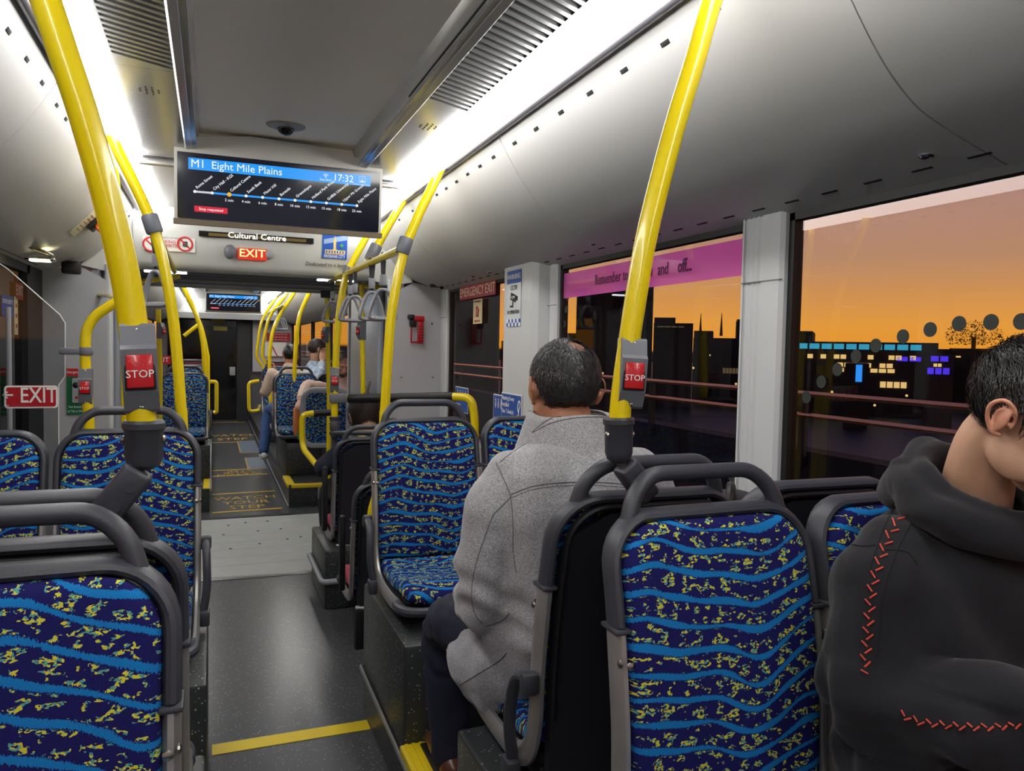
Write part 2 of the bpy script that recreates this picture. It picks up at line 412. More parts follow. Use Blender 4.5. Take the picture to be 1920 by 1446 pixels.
for s in (1,-1):
    for ya,yb in ((-1.2,2.5),(2.5,3.62),(6.7,12.8)):
        m_=MB(); path=[Vector((mx(x,s),0,z)) for x,z in catmull_xz]if False else None
        ext_profile([(.585,2.34),(.600,2.318),(.606,2.300),(.603,2.280),(.606,2.262),(.618,2.250),(.640,2.247),(.646,2.252)],ya,yb,mat('cove_edge_grey',(168,166,164),.22,.35),ceil,'cove_moulding',.008,s,.001)
# raised centre panel, closed at its front end
mb=MB(); mb.box2((mx(.60,-1),-1.2,2.335),(.60,3.60,2.35)); mb.obj('centre_panel',COVER2,ceil)
mb=MB(); mb.prism([(3.50,2.336),(3.60,2.25),(3.62,2.25),(3.62,2.35),(3.50,2.35)],mx(.60,-1),.60,'x'); mb.obj('centre_panel_end',COVER2,ceil)
mb=MB(); mb.box2((mx(.60,-1),6.7,2.335),(.60,12.8,2.35)); mb.obj('centre_panel',COVER2,ceil)
mb=MB(); mb.box2((mx(.66,-1),3.62,2.27),(.66,4.95,2.285)); mb.box2((mx(.66,-1),12.8,2.27),(.66,14.6,2.285)); mb.obj('centre_panel',COVER,ceil)
# the roof skin behind everything, so that no light leaks
mb=MB(); mb.box2((-1.0,-1.3,2.42),(1.55,15.3,2.45)); mb.obj('roof_skin',DARK,ceil)

# light strips: one fixture each side and section
def strip(side,y0,y1,label):
    x0,x1=mx(.824,side),mx(.918,side); xm=(x0+x1)/2
    t=thing('ceiling_light',label,'light',(xm,(y0+y1)/2,2.25),group='strip lights along the ceiling')
    MB().rbox((xm,(y0+y1)/2,2.232),(abs(x1-x0),y1-y0,.066),.022).obj('diffuser',LIGHT,t)
    MB().box((xm,(y0+y1)/2,2.275),(abs(x1-x0)+.004,y1-y0,.02)).obj('housing',MGP,t)
strip(1,-1.2,3.64,'long bright ceiling light strip on the right above the window side')
strip(-1,-1.2,3.64,'long bright ceiling light strip on the left beside the bowed pole')
strip(1,3.70,4.93,'short right ceiling light strip just beyond the passenger display')
strip(-1,3.70,4.93,'short left ceiling light strip just beyond the passenger display')
strip(1,6.72,14.5,'right ceiling light strip in the front section beyond the joint')
strip(-1,6.72,14.5,'left ceiling light strip in the front section beyond the joint')

# ------------------------------------------------------------------ floors
fl=thing('floor','dark speckled vinyl bus floor with raised seat platforms','floor',kind='structure'); del fl['category']
MB().box2((-.95,-1.3,-.05),(1.5,4.99,0)).obj('aisle_floor',FLOOR,fl)
MB().box2((-.95,6.66,-.05),(1.5,15.3,0)).obj('front_floor',FLOOR,fl)
MB().box2((-.95,4.99,-.06),(1.5,6.66,-.02)).obj('joint_floor',DARK,fl)
# platforms
MB().box2((.60,-1.3,0),(1.47,2.97,.20)).obj('platform',BOXM,fl)
MB().box2((-.93,-1.3,0),(-.02,2.97,.20)).obj('platform',BOXM,fl)
MB().box2((.64,6.98,0),(1.47,15.1,.20)).obj('platform',BOXM,fl)
MB().box2((-.93,6.98,0),(-.02,15.1,.20)).obj('platform',BOXM,fl)
MB().box2((.50,2.0,0),(.50,2.0,0)) 
# yellow lines across the aisle
def line_y(xa,ya,xb,yb,w=.05,par=fl):
    a=Vector((xa,ya,.001)); b=Vector((xb,yb,.001)); d=(b-a).normalized(); n=Vector((-d.y,d.x,0))*w/2
    MB().add([a+n,b+n,b-n,a-n,a+n+Vector((0,0,.0015)),b+n+Vector((0,0,.0015)),b-n+Vector((0,0,.0015)),a-n+Vector((0,0,.0015))],[(0,3,2,1),(4,5,6,7),(0,1,5,4),(1,2,6,5),(2,3,7,6),(3,0,4,7)]).obj('yellow_line',LINEY,par,smooth=False)
MB().box2((0,2.80,.0005),(.56,2.875,.0025)).obj('yellow_line',STEPY,fl)
for y in (6.93,7.78,8.85,9.25,11.9,14.95): line_y(.0,y,.58,y+.03)
SXF=1.0
def floor_words(lines,y,h,step,flip=False):
    for i,wd in enumerate(lines):
        yy=y+(len(lines)-1-i)*step
        text(wd,h,(.29,yy,.0015),(1,0,0) if not flip else (-1,0,0),(0,1,0) if not flip else (0,-1,0),LINEY,fl,bold=.01,sx=SXF)
SXF=.75
floor_words(['WATCH','YOUR','STEP'],7.10,.20,.215)
SXF=1.3
floor_words(['STEP','YOUR','WATCH'],8.95,.10,.10,True)
SXF=.6
floor_words(['WATCH','STEP'],12.3,.36,.5)
# grey service hatches with yellow edge beside the aisle
for (x0,y0,x1,y1) in ((.40,9.3,.60,10.2),(.36,10.7,.60,12.0)):
    MB().box2((x0,y0,.0),(x1,y1,.003)).obj('floor_hatch',mat('hatch_blue_grey',(104,120,138),.4),fl)
    line_y(x0,y0,x1,y0,.04); line_y(x0,y0,x0,y1,.03); line_y(x0,y1,x1,y1,.04)

# turntable plate over the joint: grey planks
tt=thing('trim_1','light grey ribbed metal turntable plate crossing the bus joint',kind='structure',loc=(.3,5.8,0))
def arc_y(x): return 4.93+((x-.45)**2)*.10
nb=8; ys=[4.985+i*(6.62-4.985)/nb for i in range(nb+1)]
for i in range(nb):
    mb=MB(); xs=[-.85+.24*k for k in range(11)]
    y1=ys[i+1]-.009; vs=[];fs=[]
    for x in xs:
        y0=ys[i]+ (arc_y(x)-4.985 if i==0 else 0)
        vs+= [(x,y0,.0),(x,y1,.0),(x,y0,.008),(x,y0+.01,.012),(x,y1-.005,.012),(x,y1,.008)]
    for k in range(len(xs)-1):
        a=k*6;b=a+6
        for p,q in ((0,2),(2,3),(3,4),(4,5),(5,1),(1,0)): fs.append((a+p,a+q,b+q,b+p))
    mb.add(vs,fs).obj('plank',PLANK,tt,smooth=False)
mb=MB(); mb.sheet([[Vector((-.85+.06*k,arc_y(-.85+.06*k)-.03+d,.002+h)) for k in range(41)] for d,h in ((0,0),(.012,.009),(.035,.009))]); mb.obj('edge_strip',mat('edge_alu',(150,150,150),.35,.8),tt)
bolt=MB().lathe([(.010,.012),(.010,.015),(.006,.0165)],10).mesh('bolt',mat('bolt_dark',(70,70,66),.5,.6))
for x,y in ((.12,6.35),(.42,6.42),(.08,6.05),(.33,6.1),(.12,5.62),(.32,5.70),(.52,5.78),(.62,5.82),(.25,6.42),(.5,6.12)):
    o=link_obj('bolt',bolt,tt); o.location=Vector((x,y,0))-ORG[tt]
MB().box2((-.03,6.62,.0),(.64,6.68,.016)).obj('threshold',BLK,tt)

# ------------------------------------------------------------------ right side wall, windows, pillars
XW=1.462
wr=thing('wall_right','light grey bus side wall below and between the windows',kind='structure')
MB().box2((XW,-1.3,-.05),(XW+.06,4.97,.90)).obj('lower_panel',WALLG,wr)
MB().box2((XW,6.65,-.05),(XW+.06,15.2,.95)).obj('lower_panel',WALLG,wr)
MB().box2((XW,-1.3,1.84),(XW+.06,4.99,2.45)).obj('upper_rail',DARK,wr)
MB().box2((XW,6.65,1.84),(XW+.06,15.2,2.45)).obj('upper_rail',DARK,wr)
# thin dashes: clip slots along the bottom of the covers
dash=MB().rbox((0,0,0),(.007,.050,.0016),.0006).mesh('clip_slot',DARK)
for k in range(34):
    o=link_obj('clip_slot',dash,wr); o.location=(1.405,.55+.13*k,1.8500); o.rotation_euler=(0,.30,0)
def pillar(y0,y1,x=1.44,z0=.88,z1=1.85,name='pillar',flutes=True):
    mb=MB(); w=y1-y0
    poly=[(XW+.01,y0),(x+.01,y0),(x,y0+.01)]
    if flutes:
        n=4
        for i in range(n):
            a=y0+w*(.48+.13*i); poly+=[(x,a),(x+.006,a+.006),(x+.006,a+.014),(x,a+.02)]
    poly+=[(x,y1-.01),(x+.01,y1),(XW+.01,y1)]
    mb.prism([(p[0],p[1]) for p in poly],z0,z1,'z'); o=mb.obj(name,PILL,wr,ang=20)
    mb=MB(); mb.box2((x-.001,y0+.002,1.655),(x+.004,y1-.002,1.658)); mb.obj('pillar_joint',mat('joint_line',(110,110,112),.6),wr)
    return o
pillar(1.66,1.83); pillar(3.12,3.24); pillar(4.84,4.97)
# the boxed column with the notices
MB().prism([(XW+.01,3.20),(1.40,3.22),(1.375,3.25),(1.375,3.60),(1.40,3.66),(XW+.01,3.72)],.6,1.86,'z').obj('boxed_column',PILL,wr,ang=15)
RUB=mat('window_rubber',(16,17,20),.45)
def window(n,y0,y1,label,g=GLASS,z0=.92,z1=1.835,side=1,xw=None):
    x=XW+.012 if side>0 else mx(XW+.012,-1)
    t=thing('window_%d'%n,label,kind='structure',loc=(x,(y0+y1)/2,(z0+z1)/2))
    a=.02
    mb=MB()
    for (p,q) in (((y0,z0),(y1,z0+a)),((y0,z1-a),(y1,z1)),((y0,z0),(y0+a,z1)),((y1-a,z0),(y1,z1))):
        mb.box2((x-.012,p[0],p[1]),(x+.02,q[0],q[1]))
    mb.obj('window_seal',RUB,t,smooth=False)
    m=MB().add([(x+.002,y0+a,z0+a),(x+.002,y1-a,z0+a),(x+.002,y1-a,z1-a),(x+.002,y0+a,z1-a)],[(0,1,2,3)] if side<0 else [(3,2,1,0)])
    me=bpy.data.meshes.new('pane'); me.from_pydata([tuple(p-ORG[t]) for p in m.v],[],m.f); me.materials.append(g)
    link_obj('pane',me,t); return t
w1=window(1,-1.0,1.66,'large side window nearest the camera beside the boy, sunset beyond')
w2=window(2,1.83,3.12,'side window with a pink notice band behind the grey-coated man')
w3=window(3,3.70,4.84,'dark emergency exit side window next to the red hammer')
for k,(a,b) in enumerate(((7.0,8.6),(8.8,10.3),(10.5,12.2),(12.4,14.2))): window(4+k,a,b,'side window of the front section, number %s from the joint on the right'%('one','two','three','four')[k])
DOT=mat('ceramic_dot',(40,46,42),.6)
def dots(t,lst,X,r=.013):
    for (x,y) in lst:
        c=at(x,y,X=X); M=Matrix.Rotation(PI/2,3,'Y')
        MB().lathe([(r,-.0006),(r,.0006)],20,M=M,c=c).obj('printed_dot',DOT,t)
dots(w1,[(1693,631),(1744,618),(1798,607),(1858,604),(1915,603),(1642,648),(1605,668),(1570,693),(1540,716),(1512,745)],XW+.010,.0165)
dots(w2,[(1064,556),(1062,580),(1058,608),(1385,872),(1372,895)],XW+.010,.0165)
# pink notice band on window 2
PINK=glass('pink_film',(225,120,205),.8,.82,(240,112,205))
me=bpy.data.meshes.new('notice_band'); _x=XW+.008
me.from_pydata([tuple(Vector(p)-ORG[w2]) for p in ((_x,1.85,1.685),(_x,3.10,1.685),(_x,3.10,1.795),(_x,1.85,1.795))],[],[(3,2,1,0)]); me.materials.append(PINK); link_obj('notice_band',me,w2,'translucent pink band printed with a tap on and off reminder')
def yt(y,z,x=XW-.002): return Vector((x,y,z))
text('Remember to ',.062,(XW+.006,2.80,1.742),(0,-1,0),(0,0,1),mat('notice_purple',(86,24,92),.5),w2,align='LEFT',sx=.78)
text('tap on',.064,(XW+.006,2.485,1.742),(0,-1,0),(0,0,1),MATS['notice_purple'],w2,align='LEFT',bold=.08,sx=.76)
text('and',.062,(XW+.006,2.325,1.742),(0,-1,0),(0,0,1),MATS['notice_purple'],w2,align='LEFT',sx=.78)
text('off...',.064,(XW+.006,2.20,1.742),(0,-1,0),(0,0,1),MATS['notice_purple'],w2,align='LEFT',bold=.08,sx=.76)

# ------------------------------------------------------------------ left side wall and doors
XL=mx(XW,-1)
wl=thing('wall_left','light grey bus side wall on the left with dark glass',kind='structure')
MB().box2((XL-.06,-1.3,-.05),(XL,3.15,.90)).obj('lower_panel',WALLG,wl)
MB().box2((XL-.06,-1.3,1.84),(XL,4.99,2.45)).obj('upper_rail',DARK,wl)
MB().box2((XL-.06,6.65,-.05),(XL,15.2,.95)).obj('lower_panel',WALLG,wl)
MB().box2((XL-.06,6.65,1.84),(XL,15.2,2.45)).obj('upper_rail',DARK,wl)
window(8,-1.0,1.2,'left side window behind the near left seats',side=-1)
window(9,1.3,3.1,'left side window beside the second row of left seats',side=-1)
for k,(a,b) in enumerate(((7.0,9.0),(9.2,11.2),(11.4,14.2))): window(10+k,a,b,'front section left side window, %s from the joint'%('first','second','third')[k],side=-1)
MB().box2((XL-.02,3.12,.0),(XL+.02,3.28,1.86)).obj('pillar',PILL,wl)
d1=thing('door_1','black framed glass double passenger doors on the left side',kind='structure',loc=(XL,4.0,0))
mb=MB()
for y in (3.30,3.92,3.98,4.60): mb.box2((XL-.01,y,.02),(XL+.03,y+.06,1.88))
for z in (.02,1.80): mb.box2((XL-.01,3.30,z),(XL+.03,4.66,z+.08))
mb.obj('door_frame',BLK,d1,smooth=False)
for a,b in ((3.36,3.92),(4.04,4.60)):
    me=bpy.data.meshes.new('pane'); me.from_pydata([tuple(Vector(p)-ORG[d1]) for p in ((XL,a,.1),(XL,b,.1),(XL,b,1.8),(XL,a,1.8))],[],[(0,1,2,3)]); me.materials.append(DKGLASS); link_obj('pane',me,d1)
for y in (3.86,4.10): MB().sweep([(XL+.05,y,.75),(XL+.05,y,1.60)],.012,n=10).obj('grab_bar',mat('white_bar',(205,208,212),.3),d1)
MB().box2((XL+.0,3.28,1.85),(XL+.06,4.68,1.88)).obj('door_header',BLK,d1)
MB().prism([(4.66,0),(4.97,0),(4.97,1.88),(4.66,1.88)],XL-.02,XL+.03,'x').obj('pillar',BLK,wl)

# ------------------------------------------------------------------ rear bulkhead of the joint with its opening
BY=4.97
bh=thing('wall_back','grey bulkhead around the passage to the front section',kind='structure',loc=(CXB,BY,0))
for s in (1,-1):
    mb=MB(); mb.prism([(mx(1.10,s),0),(mx(XW,s),0),(mx(XW,s),1.845),(mx(1.25,s),1.885),(mx(1.10,s),1.80)],BY,BY+.04,'y'); mb.obj('side_panel',WALLG,bh)
    mb=MB(); mb.sweep([(mx(1.10,s),BY+.02,0),(mx(1.10,s),BY+.02,1.9)],.022,n=10); mb.obj('opening_edge',PILL,bh)
# header (slightly inclined face) with rounded lower edge
HP=[(4.96,2.36),(4.93,2.24),(4.965,2.05),(5.0,1.935),(5.02,1.905),(5.06,1.895),(5.20,1.90),(5.20,2.36)]
MB().prism(HP,mx(.93,-1)-.04,.97,'x').obj('header',mat('header_grey',(205,206,204),.4),bh,ang=50)
for s in (1,-1):
    MB().add([(mx(.95,s),4.93,2.24),(mx(1.12,s),4.93,2.05),(mx(1.24,s),4.95,1.885),(mx(1.10,s),5.0,1.86),(mx(.95,s),5.03,1.90),(mx(.95,s),5.1,2.24),(mx(1.24,s),5.1,1.885),(mx(.95,s),5.1,1.9)],[(0,1,2,3,4),(5,7,6),(0,5,6,2,1),(2,6,7,4,3),(0,4,7,5)]).obj('header_cheek',MATS['header_grey'],bh,smooth=False)
# bellows of the joint
BEL=mat('bellows_grey',(92,92,96),.6); BEL2=mat('bellows_light',(150,150,152),.5)
be=thing('trim_2','grey folded bellows around the bus joint passage',kind='structure',loc=(CXB,5.8,1))
for k in range(13):
    y=5.22+k*.115; r=0 if k%2 else .012
    pts=fillet([(mx(1.15,-1),y,-.02),(mx(1.15,-1),y,1.98+r),(1.15,y,1.98+r),(1.15,y,-.02)],.12,4)
    mb=MB(); mb.sweep(pts,.035,ry=.05,ref=(0,1,0),n=8); mb.obj('bellows_fold',BEL if k%2 else BEL2,be)
MB().box2((1.16,5.0,0),(1.19,6.65,2.0)).obj('side_lining',BEL2,be); MB().box2((mx(1.16,-1),5.0,0),(mx(1.19,-1),6.65,2.0)).obj('side_lining',BEL2,be)
MB().box2((mx(1.16,-1),5.0,2.03),(1.16,6.65,2.05)).obj('top_lining',BEL,be)
for s in (1,-1):
    MB().rbox((mx(1.10,s),5.85,.98),(.05,1.1,1.74),.02).obj('side_panel',mat('joint_panel',(150,158,168),.4),be)
    for j in range(6):
        a=Vector((mx(1.02,s),6.42,.30+.03*j)); b=Vector((mx(1.02,s),5.25+.05*j,1.22-.02*j))
        MB().sweep(catmull([a,(a+b)/2+Vector((0,0,.05-.12)),b],6),.010,n=6).obj('bellows_tube',BEL2,be)
# front side of the joint
wf=thing('wall_front','front frame of the joint with grey side panels',kind='structure',loc=(CXB,6.65,0))
for s in (1,-1):
    MB().box2((mx(1.10,s),6.65,0),(mx(XW,s),6.70,1.86)).obj('side_panel',WALLG,wf)
MB().box2((mx(XW,-1),6.65,1.90),(XW,6.70,2.43)).obj('top_panel',WALLG,wf)
mb=MB()
for z in (1.925,1.955): mb.sweep([(mx(1.05,-1),6.62,z),(1.05,6.62,z)],.010,n=8)
mb.obj('rail_pair',STEEL,wf)
for s in (1,-1): MB().rbox((mx(.83,s),5.6,1.925),(.26,.05,.012),.004).obj('small_lamp',mat('small_lamp',(255,255,255),.4,emit=(240,246,255),es=14.0),be)
# wall at the very front, with door to the cab
XF=15.1
wz=thing('wall_cab','dark glazed wall and cab door at the far end of the aisle',kind='structure',loc=(CXB,XF,0))
MB().box2((mx(XW,-1),XF,-.05),(XW,XF+.05,2.45)).obj('end_panel',mat('cab_wall',(98,98,102),.5),wz)
MB().box2((-.75,XF-.03,.05),(.42,XF-.01,1.98)).obj('door_glass',mat('cab_glass',(14,15,18),.06),wz)
MB().box2((.44,XF-.06,.0),(.66,XF-.01,2.0)).obj('door_post',mat('cab_post',(44,44,48),.4),wz)
MB().rbox((.35,XF-.05,.95),(.10,.03,.16),.01).obj('door_lock',LGP,wz)
for (x0,z0,x1,z1,c) in ((-.02,1.84,.22,1.92,'y'),(.02,1.70,.26,1.78,'y')):
    MB().box2((x0,XF-.035,z0),(x1,XF-.031,z1)).obj('notice',mat('notice_dull_yellow',(176,156,70),.5),wz)
MB().prism([(14.55,2.30),(14.50,2.0),(14.55,1.90),(14.7,1.90),(14.7,2.36)],mx(1.1,-1),1.1,'x').obj('front_header',MATS['header_grey'],wz)
MB().box2((.70,14.9,.95),(1.40,14.95,2.0)).obj('notice_panel',WALLG,wz)
# rear wall behind the camera
MB().box2((mx(XW,-1),-1.35,-.05),(XW,-1.3,2.45)).obj('wall_rear',WALLG)['kind']='structure'
bpy.data.objects['wall_rear']['label']='plain grey rear wall of the bus'
# ================================================================== seats
def uvgrid(mb_rows, mb_back, U, V, name, m, parent, label=None):
    """sheet with a back and metric UVs"""
    mb=MB(); mb.sheet(mb_rows, mb_back); me=bpy.data.meshes.new(name)
    off=Vector((0,0,0)); me.from_pydata([tuple(p) for p in mb.v],[],mb.f)
    R=len(mb_rows); C=len(mb_rows[0]); uvv=[(U[i][j],V[i][j]) for i in range(R) for j in range(C)]; uvv=uvv+uvv
    ul=me.uv_layers.new(name='uv')
    for l in me.loops: ul.data[l.index].uv=uvv[l.vertex_index]
    bm=bmesh.new(); bm.from_mesh(me); bmesh.ops.recalc_face_normals(bm,faces=bm.faces); bm.to_mesh(me); bm.free()
    me.shade_smooth(); me.set_sharp_from_angle(angle=math.radians(60)); me.materials.append(m)
    return link_obj(name,me,parent,label)
def hwid(t, L, hw, r0, r1):
    """half width along a rounded rectangle of length L; r0/r1 corner radii at both ends"""
    if t<r0: d=r0-t; return hw-r0+math.sqrt(max(r0*r0-d*d,0))
    if t>L-r1: d=t-(L-r1); return hw-r1+math.sqrt(max(r1*r1-d*d,0))
    return hw
def pad(path, hw, r0, r1, th, name, parent, nrm_sign=1, v0=0, bowl=.0, m=None):
    """cushion following a (y,z) path, x across; rounded ends and rolled edges"""
    P=catmull([(0,y,z) for y,z in path],8); Ls=[0]
    for a,b in zip(P,P[1:]): Ls.append(Ls[-1]+(b-a).length)
    L=Ls[-1]; ts=[]
    n=26
    for i in range(n+1):
        t=i/n; ts.append(L*(.5-.5*math.cos(PI*t))*.6+L*t*.4)
    def pt(t):
        for i in range(len(Ls)-1):
            if t<=Ls[i+1]+1e-9:
                k=(t-Ls[i])/max(Ls[i+1]-Ls[i],1e-9); return P[i].lerp(P[i+1],k),(P[i+1]-P[i]).normalized()
        return P[-1],(P[-1]-P[-2]).normalized()
    ss=[-1,-.985,-.95,-.88,-.75,-.6,-.4,-.2,0,.2,.4,.6,.75,.88,.95,.985,1]
    F=[];B=[];U=[];V=[]
    for t in ts:
        p,d=pt(t); nn=Vector((0,-d.z,d.y))*nrm_sign
        w=max(hwid(t,L,hw,r0,r1),.004)
        e=min(t,L-t)/.025; ef=1 if e>=1 else math.sqrt(max(0,1-(1-e)**2))
        rf=[];rb=[];ru=[];rv=[]
        for s in ss:
            edge=(1-abs(s))*w/.022; sf=1 if edge>=1 else math.sqrt(max(0,1-(1-edge)**2))
            h=th*min(ef,sf)-bowl*(1-s*s)
            q=p+Vector((s*w,0,0)); rf.append(q+nn*h); rb.append(q-nn*.006); ru.append(s*w); rv.append(v0+t)
        F.append(rf);B.append(rb);U.append(ru);V.append(rv)
    return uvgrid(F,B,U,V,name,m or FAB,parent)
# seat profile in its own frame: faces +y, z=0 at the cushion
BACKY=lambda z: -.035*max(z,0)/.55 - .045*(max(z,0)/.55)**2 + .012*math.sin(min(max(z/.55,0),1)*PI)
def arch(hw,z0,z1,r,dy=0,n=8):
    pts=[]; 
    for i in range(5): pts.append((-hw, z0+(z1-r-z0)*i/4))
    for i in range(1,n+1):
        a=PI-PI/2*i/n; pts.append((-hw+r+r*math.cos(a), z1-r+r*math.sin(a)))
    for i in range(1,n+1):
        a=PI/2-PI/2*i/n; pts.append((hw-r+r*math.cos(a), z1-r+r*math.sin(a)))
    for i in range(1,5): pts.append((hw, z1-r-(z1-r-z0)*i/4))
    return [Vector((x,BACKY(z)+dy,z)) for x,z in pts]
def make_seat(handle=True, style='full', armrest=0):
    t=thing('bus_chair')
    # fabric
    path=[(BACKY(z)+.0,z) for z in (.015,.1,.2,.3,.4,.47,.529)]
    pad(path,.1945,.02,.085,.026,'backrest_pad',t,-1)
    cp_=[(.02,.010),(.10,-.010),(.22,-.012),(.34,.004),(.405,-.010),(.42,-.03)]
    pad(cp_,.192,.02,.07,.028,'seat_pad',t,1,v0=.7,bowl=.006)
    # black shell behind, with a raised rim
    rows=[];back=[]
    for i in range(15):
        z=-.07+.575*i/14; w=hwid(z+.07,.575,.185,.01,.09); y=BACKY(max(z,0))-.012 
        rows.append([Vector((w*s,y,z)) for s in (-1,-.8,-.4,0,.4,.8,1)]); back.append([Vector((w*s*.98,y-.018-(.012*(1-s*s)),z)) for s in (-1,-.8,-.4,0,.4,.8,1)])
    MB().sheet(rows,back).obj('back_shell',SHELL,t,local=True)
    # dark arched upper frame with collars
    A=arch(.2055,.36,.537,.085,-.012); 
    mb=MB(); mb.sweep(A,.0125,ry=.025,ref=(0,1,0),n=12); 
    # inner rim of the shell
    mb.obj('top_frame',DKP,t,local=True)
    A2=arch(.180,.08,.520,.075,-.034); MB().sweep(A2,.007,ry=.008,ref=(0,1,0),n=8).obj('shell_rim',BLK,t,local=True)
    for s in (-1,1):
        MB().rbox((s*.2055,BACKY(.36)-.012,.358),(.031,.058,.009),.004).obj('collar',DKP,t,local=True)
        # steel side rail: down the back then forward under the cushion edge
        pts=[(s*.2055,BACKY(.36)-.012,.355),(s*.2055,BACKY(.2)-.012,.2),(s*.2055,-.008,.06),(s*.204,.035,-.02),(s*.204,.12,-.05),(s*.204,.26,-.052),(s*.203,.36,-.045)]
        MB().sweep(catmull(pts,5),.0125,ry=.026,ref=(0,1,.35),n=10).obj('side_rail',STEEL,t,local=True)
        MB().lathe([(.007,0),(.007,.003),(.003,.005)],10,M=Matrix.Rotation(s*PI/2,3,'Y') ,c=(s*.214,BACKY(.31)+.012,.31)).obj('screw',SCREW,t,local=True)
        MB().lathe([(.007,0),(.007,.003),(.003,.005)],10,M=Matrix.Rotation(-PI/2,3,'X') ,c=(s*.203,BACKY(.31)+.0245,.31)).obj('screw',SCREW,t,local=True)
    # dark front rim of the cushion
    rim=catmull([(-.203,.34,-.045),(-.198,.40,-.045),(-.15,.432,-.048),(0,.44,-.05),(.15,.432,-.048),(.198,.40,-.045),(.203,.34,-.045)],5)
    MB().sweep(rim,.017,n=10).obj('seat_rim',DKP,t,local=True)
    MB().sweep(catmull([(-.19,-.02,-.072),(-.1,-.035,-.078),(0,-.04,-.08),(.1,-.035,-.078),(.19,-.02,-.072)],4),.011,n=8).obj('lower_bar',STEEL,t,local=True)
    m2=MB(); m2.rbox((0,.2,-.03),(.37,.38,.02),.008); m2.obj('seat_pan',BLK,t,local=True)
    if style=='full':
        m2=MB(); m2.rbox((-.17,.19,-.062),(.03,.36,.036),.006); m2.rbox((.17,.19,-.062),(.03,.36,.036),.006); m2.rbox((0,.06,-.064),(.34,.05,.03),.006); m2.rbox((0,.32,-.064),(.34,.05,.03),.006); m2.obj('bracket',BLK,t,local=True)
    if handle:
        zt=.605; a=BACKY(.53)-.01
        pts=fillet([(-.165,a,.52),(-.150,a-.008,.57),(-.11,a-.02,zt),(.11,a-.02,zt),(.150,a-.008,.57),(.165,a,.52)],.05,5)
        MB().sweep(pts,.0145,ry=.017,ref=(0,1,0),n=12).obj('grab_handle',DKP,t,local=True)
    if armrest:
        for sgn in ([armrest] if armrest in (-1,1) else (-1,1)):
            m3=MB(); m3.sweep(catmull([(sgn*.224,.06,-.055),(sgn*.236,.055,.03),(sgn*.236,.045,.10),(sgn*.234,.02,.15),(sgn*.232,-.03,.168)],5),.010,ry=.0135,ref=(1,0,0),n=10)
            m3.rbox((sgn*.232,-.035,.160),(.036,.03,.045),.008); m3.rbox((sgn*.230,.06,-.065),(.03,.05,.05),.006)
            m3.obj('armrest',DKP,t,local=True)
    return t
def place(o,x,y,z,rz,label,group=None):
    o.location=(x,y,z); o.rotation_euler=(0,0,rz); ORG[o]=Vector((x,y,z)); o['label']=label; o['category']='seat'
    if group: o['group']=group
SZ=.618
s_h=make_seat(True); place(s_h,.838,1.055,SZ+.01,PI,'rear-facing blue patterned seat with grab handle, directly behind the angled bracket of the right pole','aisle seats')
s_n=make_seat(False); place(s_n,1.285,1.055,SZ+.01,PI,'blue patterned window seat the boy in the black hoodie sits in','window seats')
s_a=make_seat(True,armrest=1); 
s_a2=make_seat(True,armrest=-1); 
# (for seats turned to the camera, their own -x side lies to the right of the picture)
place(s_a,.782,2.82,SZ+.01,PI,'blue patterned aisle seat facing the camera between the low plinth and the grey-coated man','aisle seats')
place(s_a2,-.252,2.70,SZ,PI,'blue patterned aisle seat on the left partly hidden by the big yellow pole','aisle seats')
copy_tree(s_n,(1.232,2.82,SZ+.01),PI,label='blue patterned window seat just left of the grey-coated man\'s head',group='window seats')
copy_tree(s_n,(-.70,2.70,SZ),PI,label='blue patterned left window seat with its back below the red exit board',group='window seats')
copy_tree(s_a2,(-.255,1.03,SZ),PI,label='nearest left seat, blue patterned back filling the lower left corner',group='aisle seats')
copy_tree(s_n,(-.70,1.03,SZ),PI,label='left window seat beside the nearest seat, outside the left edge of the photo',group='window seats')
# forward-facing, seen from behind
sb=copy_tree(s_a2,(.818,1.39,SZ+.01),0,label='black-backed seat with steel side rails the grey-coated man sits in',group='aisle seats')
copy_tree(s_n,(1.265,1.39,SZ+.01),0,label='black-backed window seat without handle to the right of the coated man\'s seat',group='window seats')
copy_tree(s_h,(-.252,1.345,SZ),0,label='black-backed seat just beyond the nearest left seat, its handle carrying the big pole',group='aisle seats')
copy_tree(s_n,(-.70,1.345,SZ),0,label='black-backed left window seat at the left edge, back to back with the nearest row',group='window seats')
# low seats of the wheelchair bay
tip=make_seat(True,'tip',armrest=0); 
MB().rbox((-.255,-.02,.20),(.028,.045,.36),.010).obj('armrest',BLK,tip,local=True)
[c.data.materials.__setitem__(0,mat('priority_moquette',(170,60,84),.9,fleck=((225,215,220),.55,260))) for c in CH[tip] if c.name.startswith('seat_pad')]
place(tip,.83,3.62,.27,0,'low black-backed fold-up seat nearest the camera beside the right plinth','fold-up seats')
t2=copy_tree(tip,(.84,4.30,.40),0,label='black-backed fold-up seat beyond the first, the hunched passenger sits in it',group='fold-up seats')
MB().rbox((0,.05,-.23),(.05,.05,.34),.008)
for c in list(CH[tip]):
    if c.name.startswith('seat_pad'): pass
lg=MB(); lg.rbox((.66,3.60,.09),(.045,.05,.20),.006); lg.obj('leg',BLK,tip)
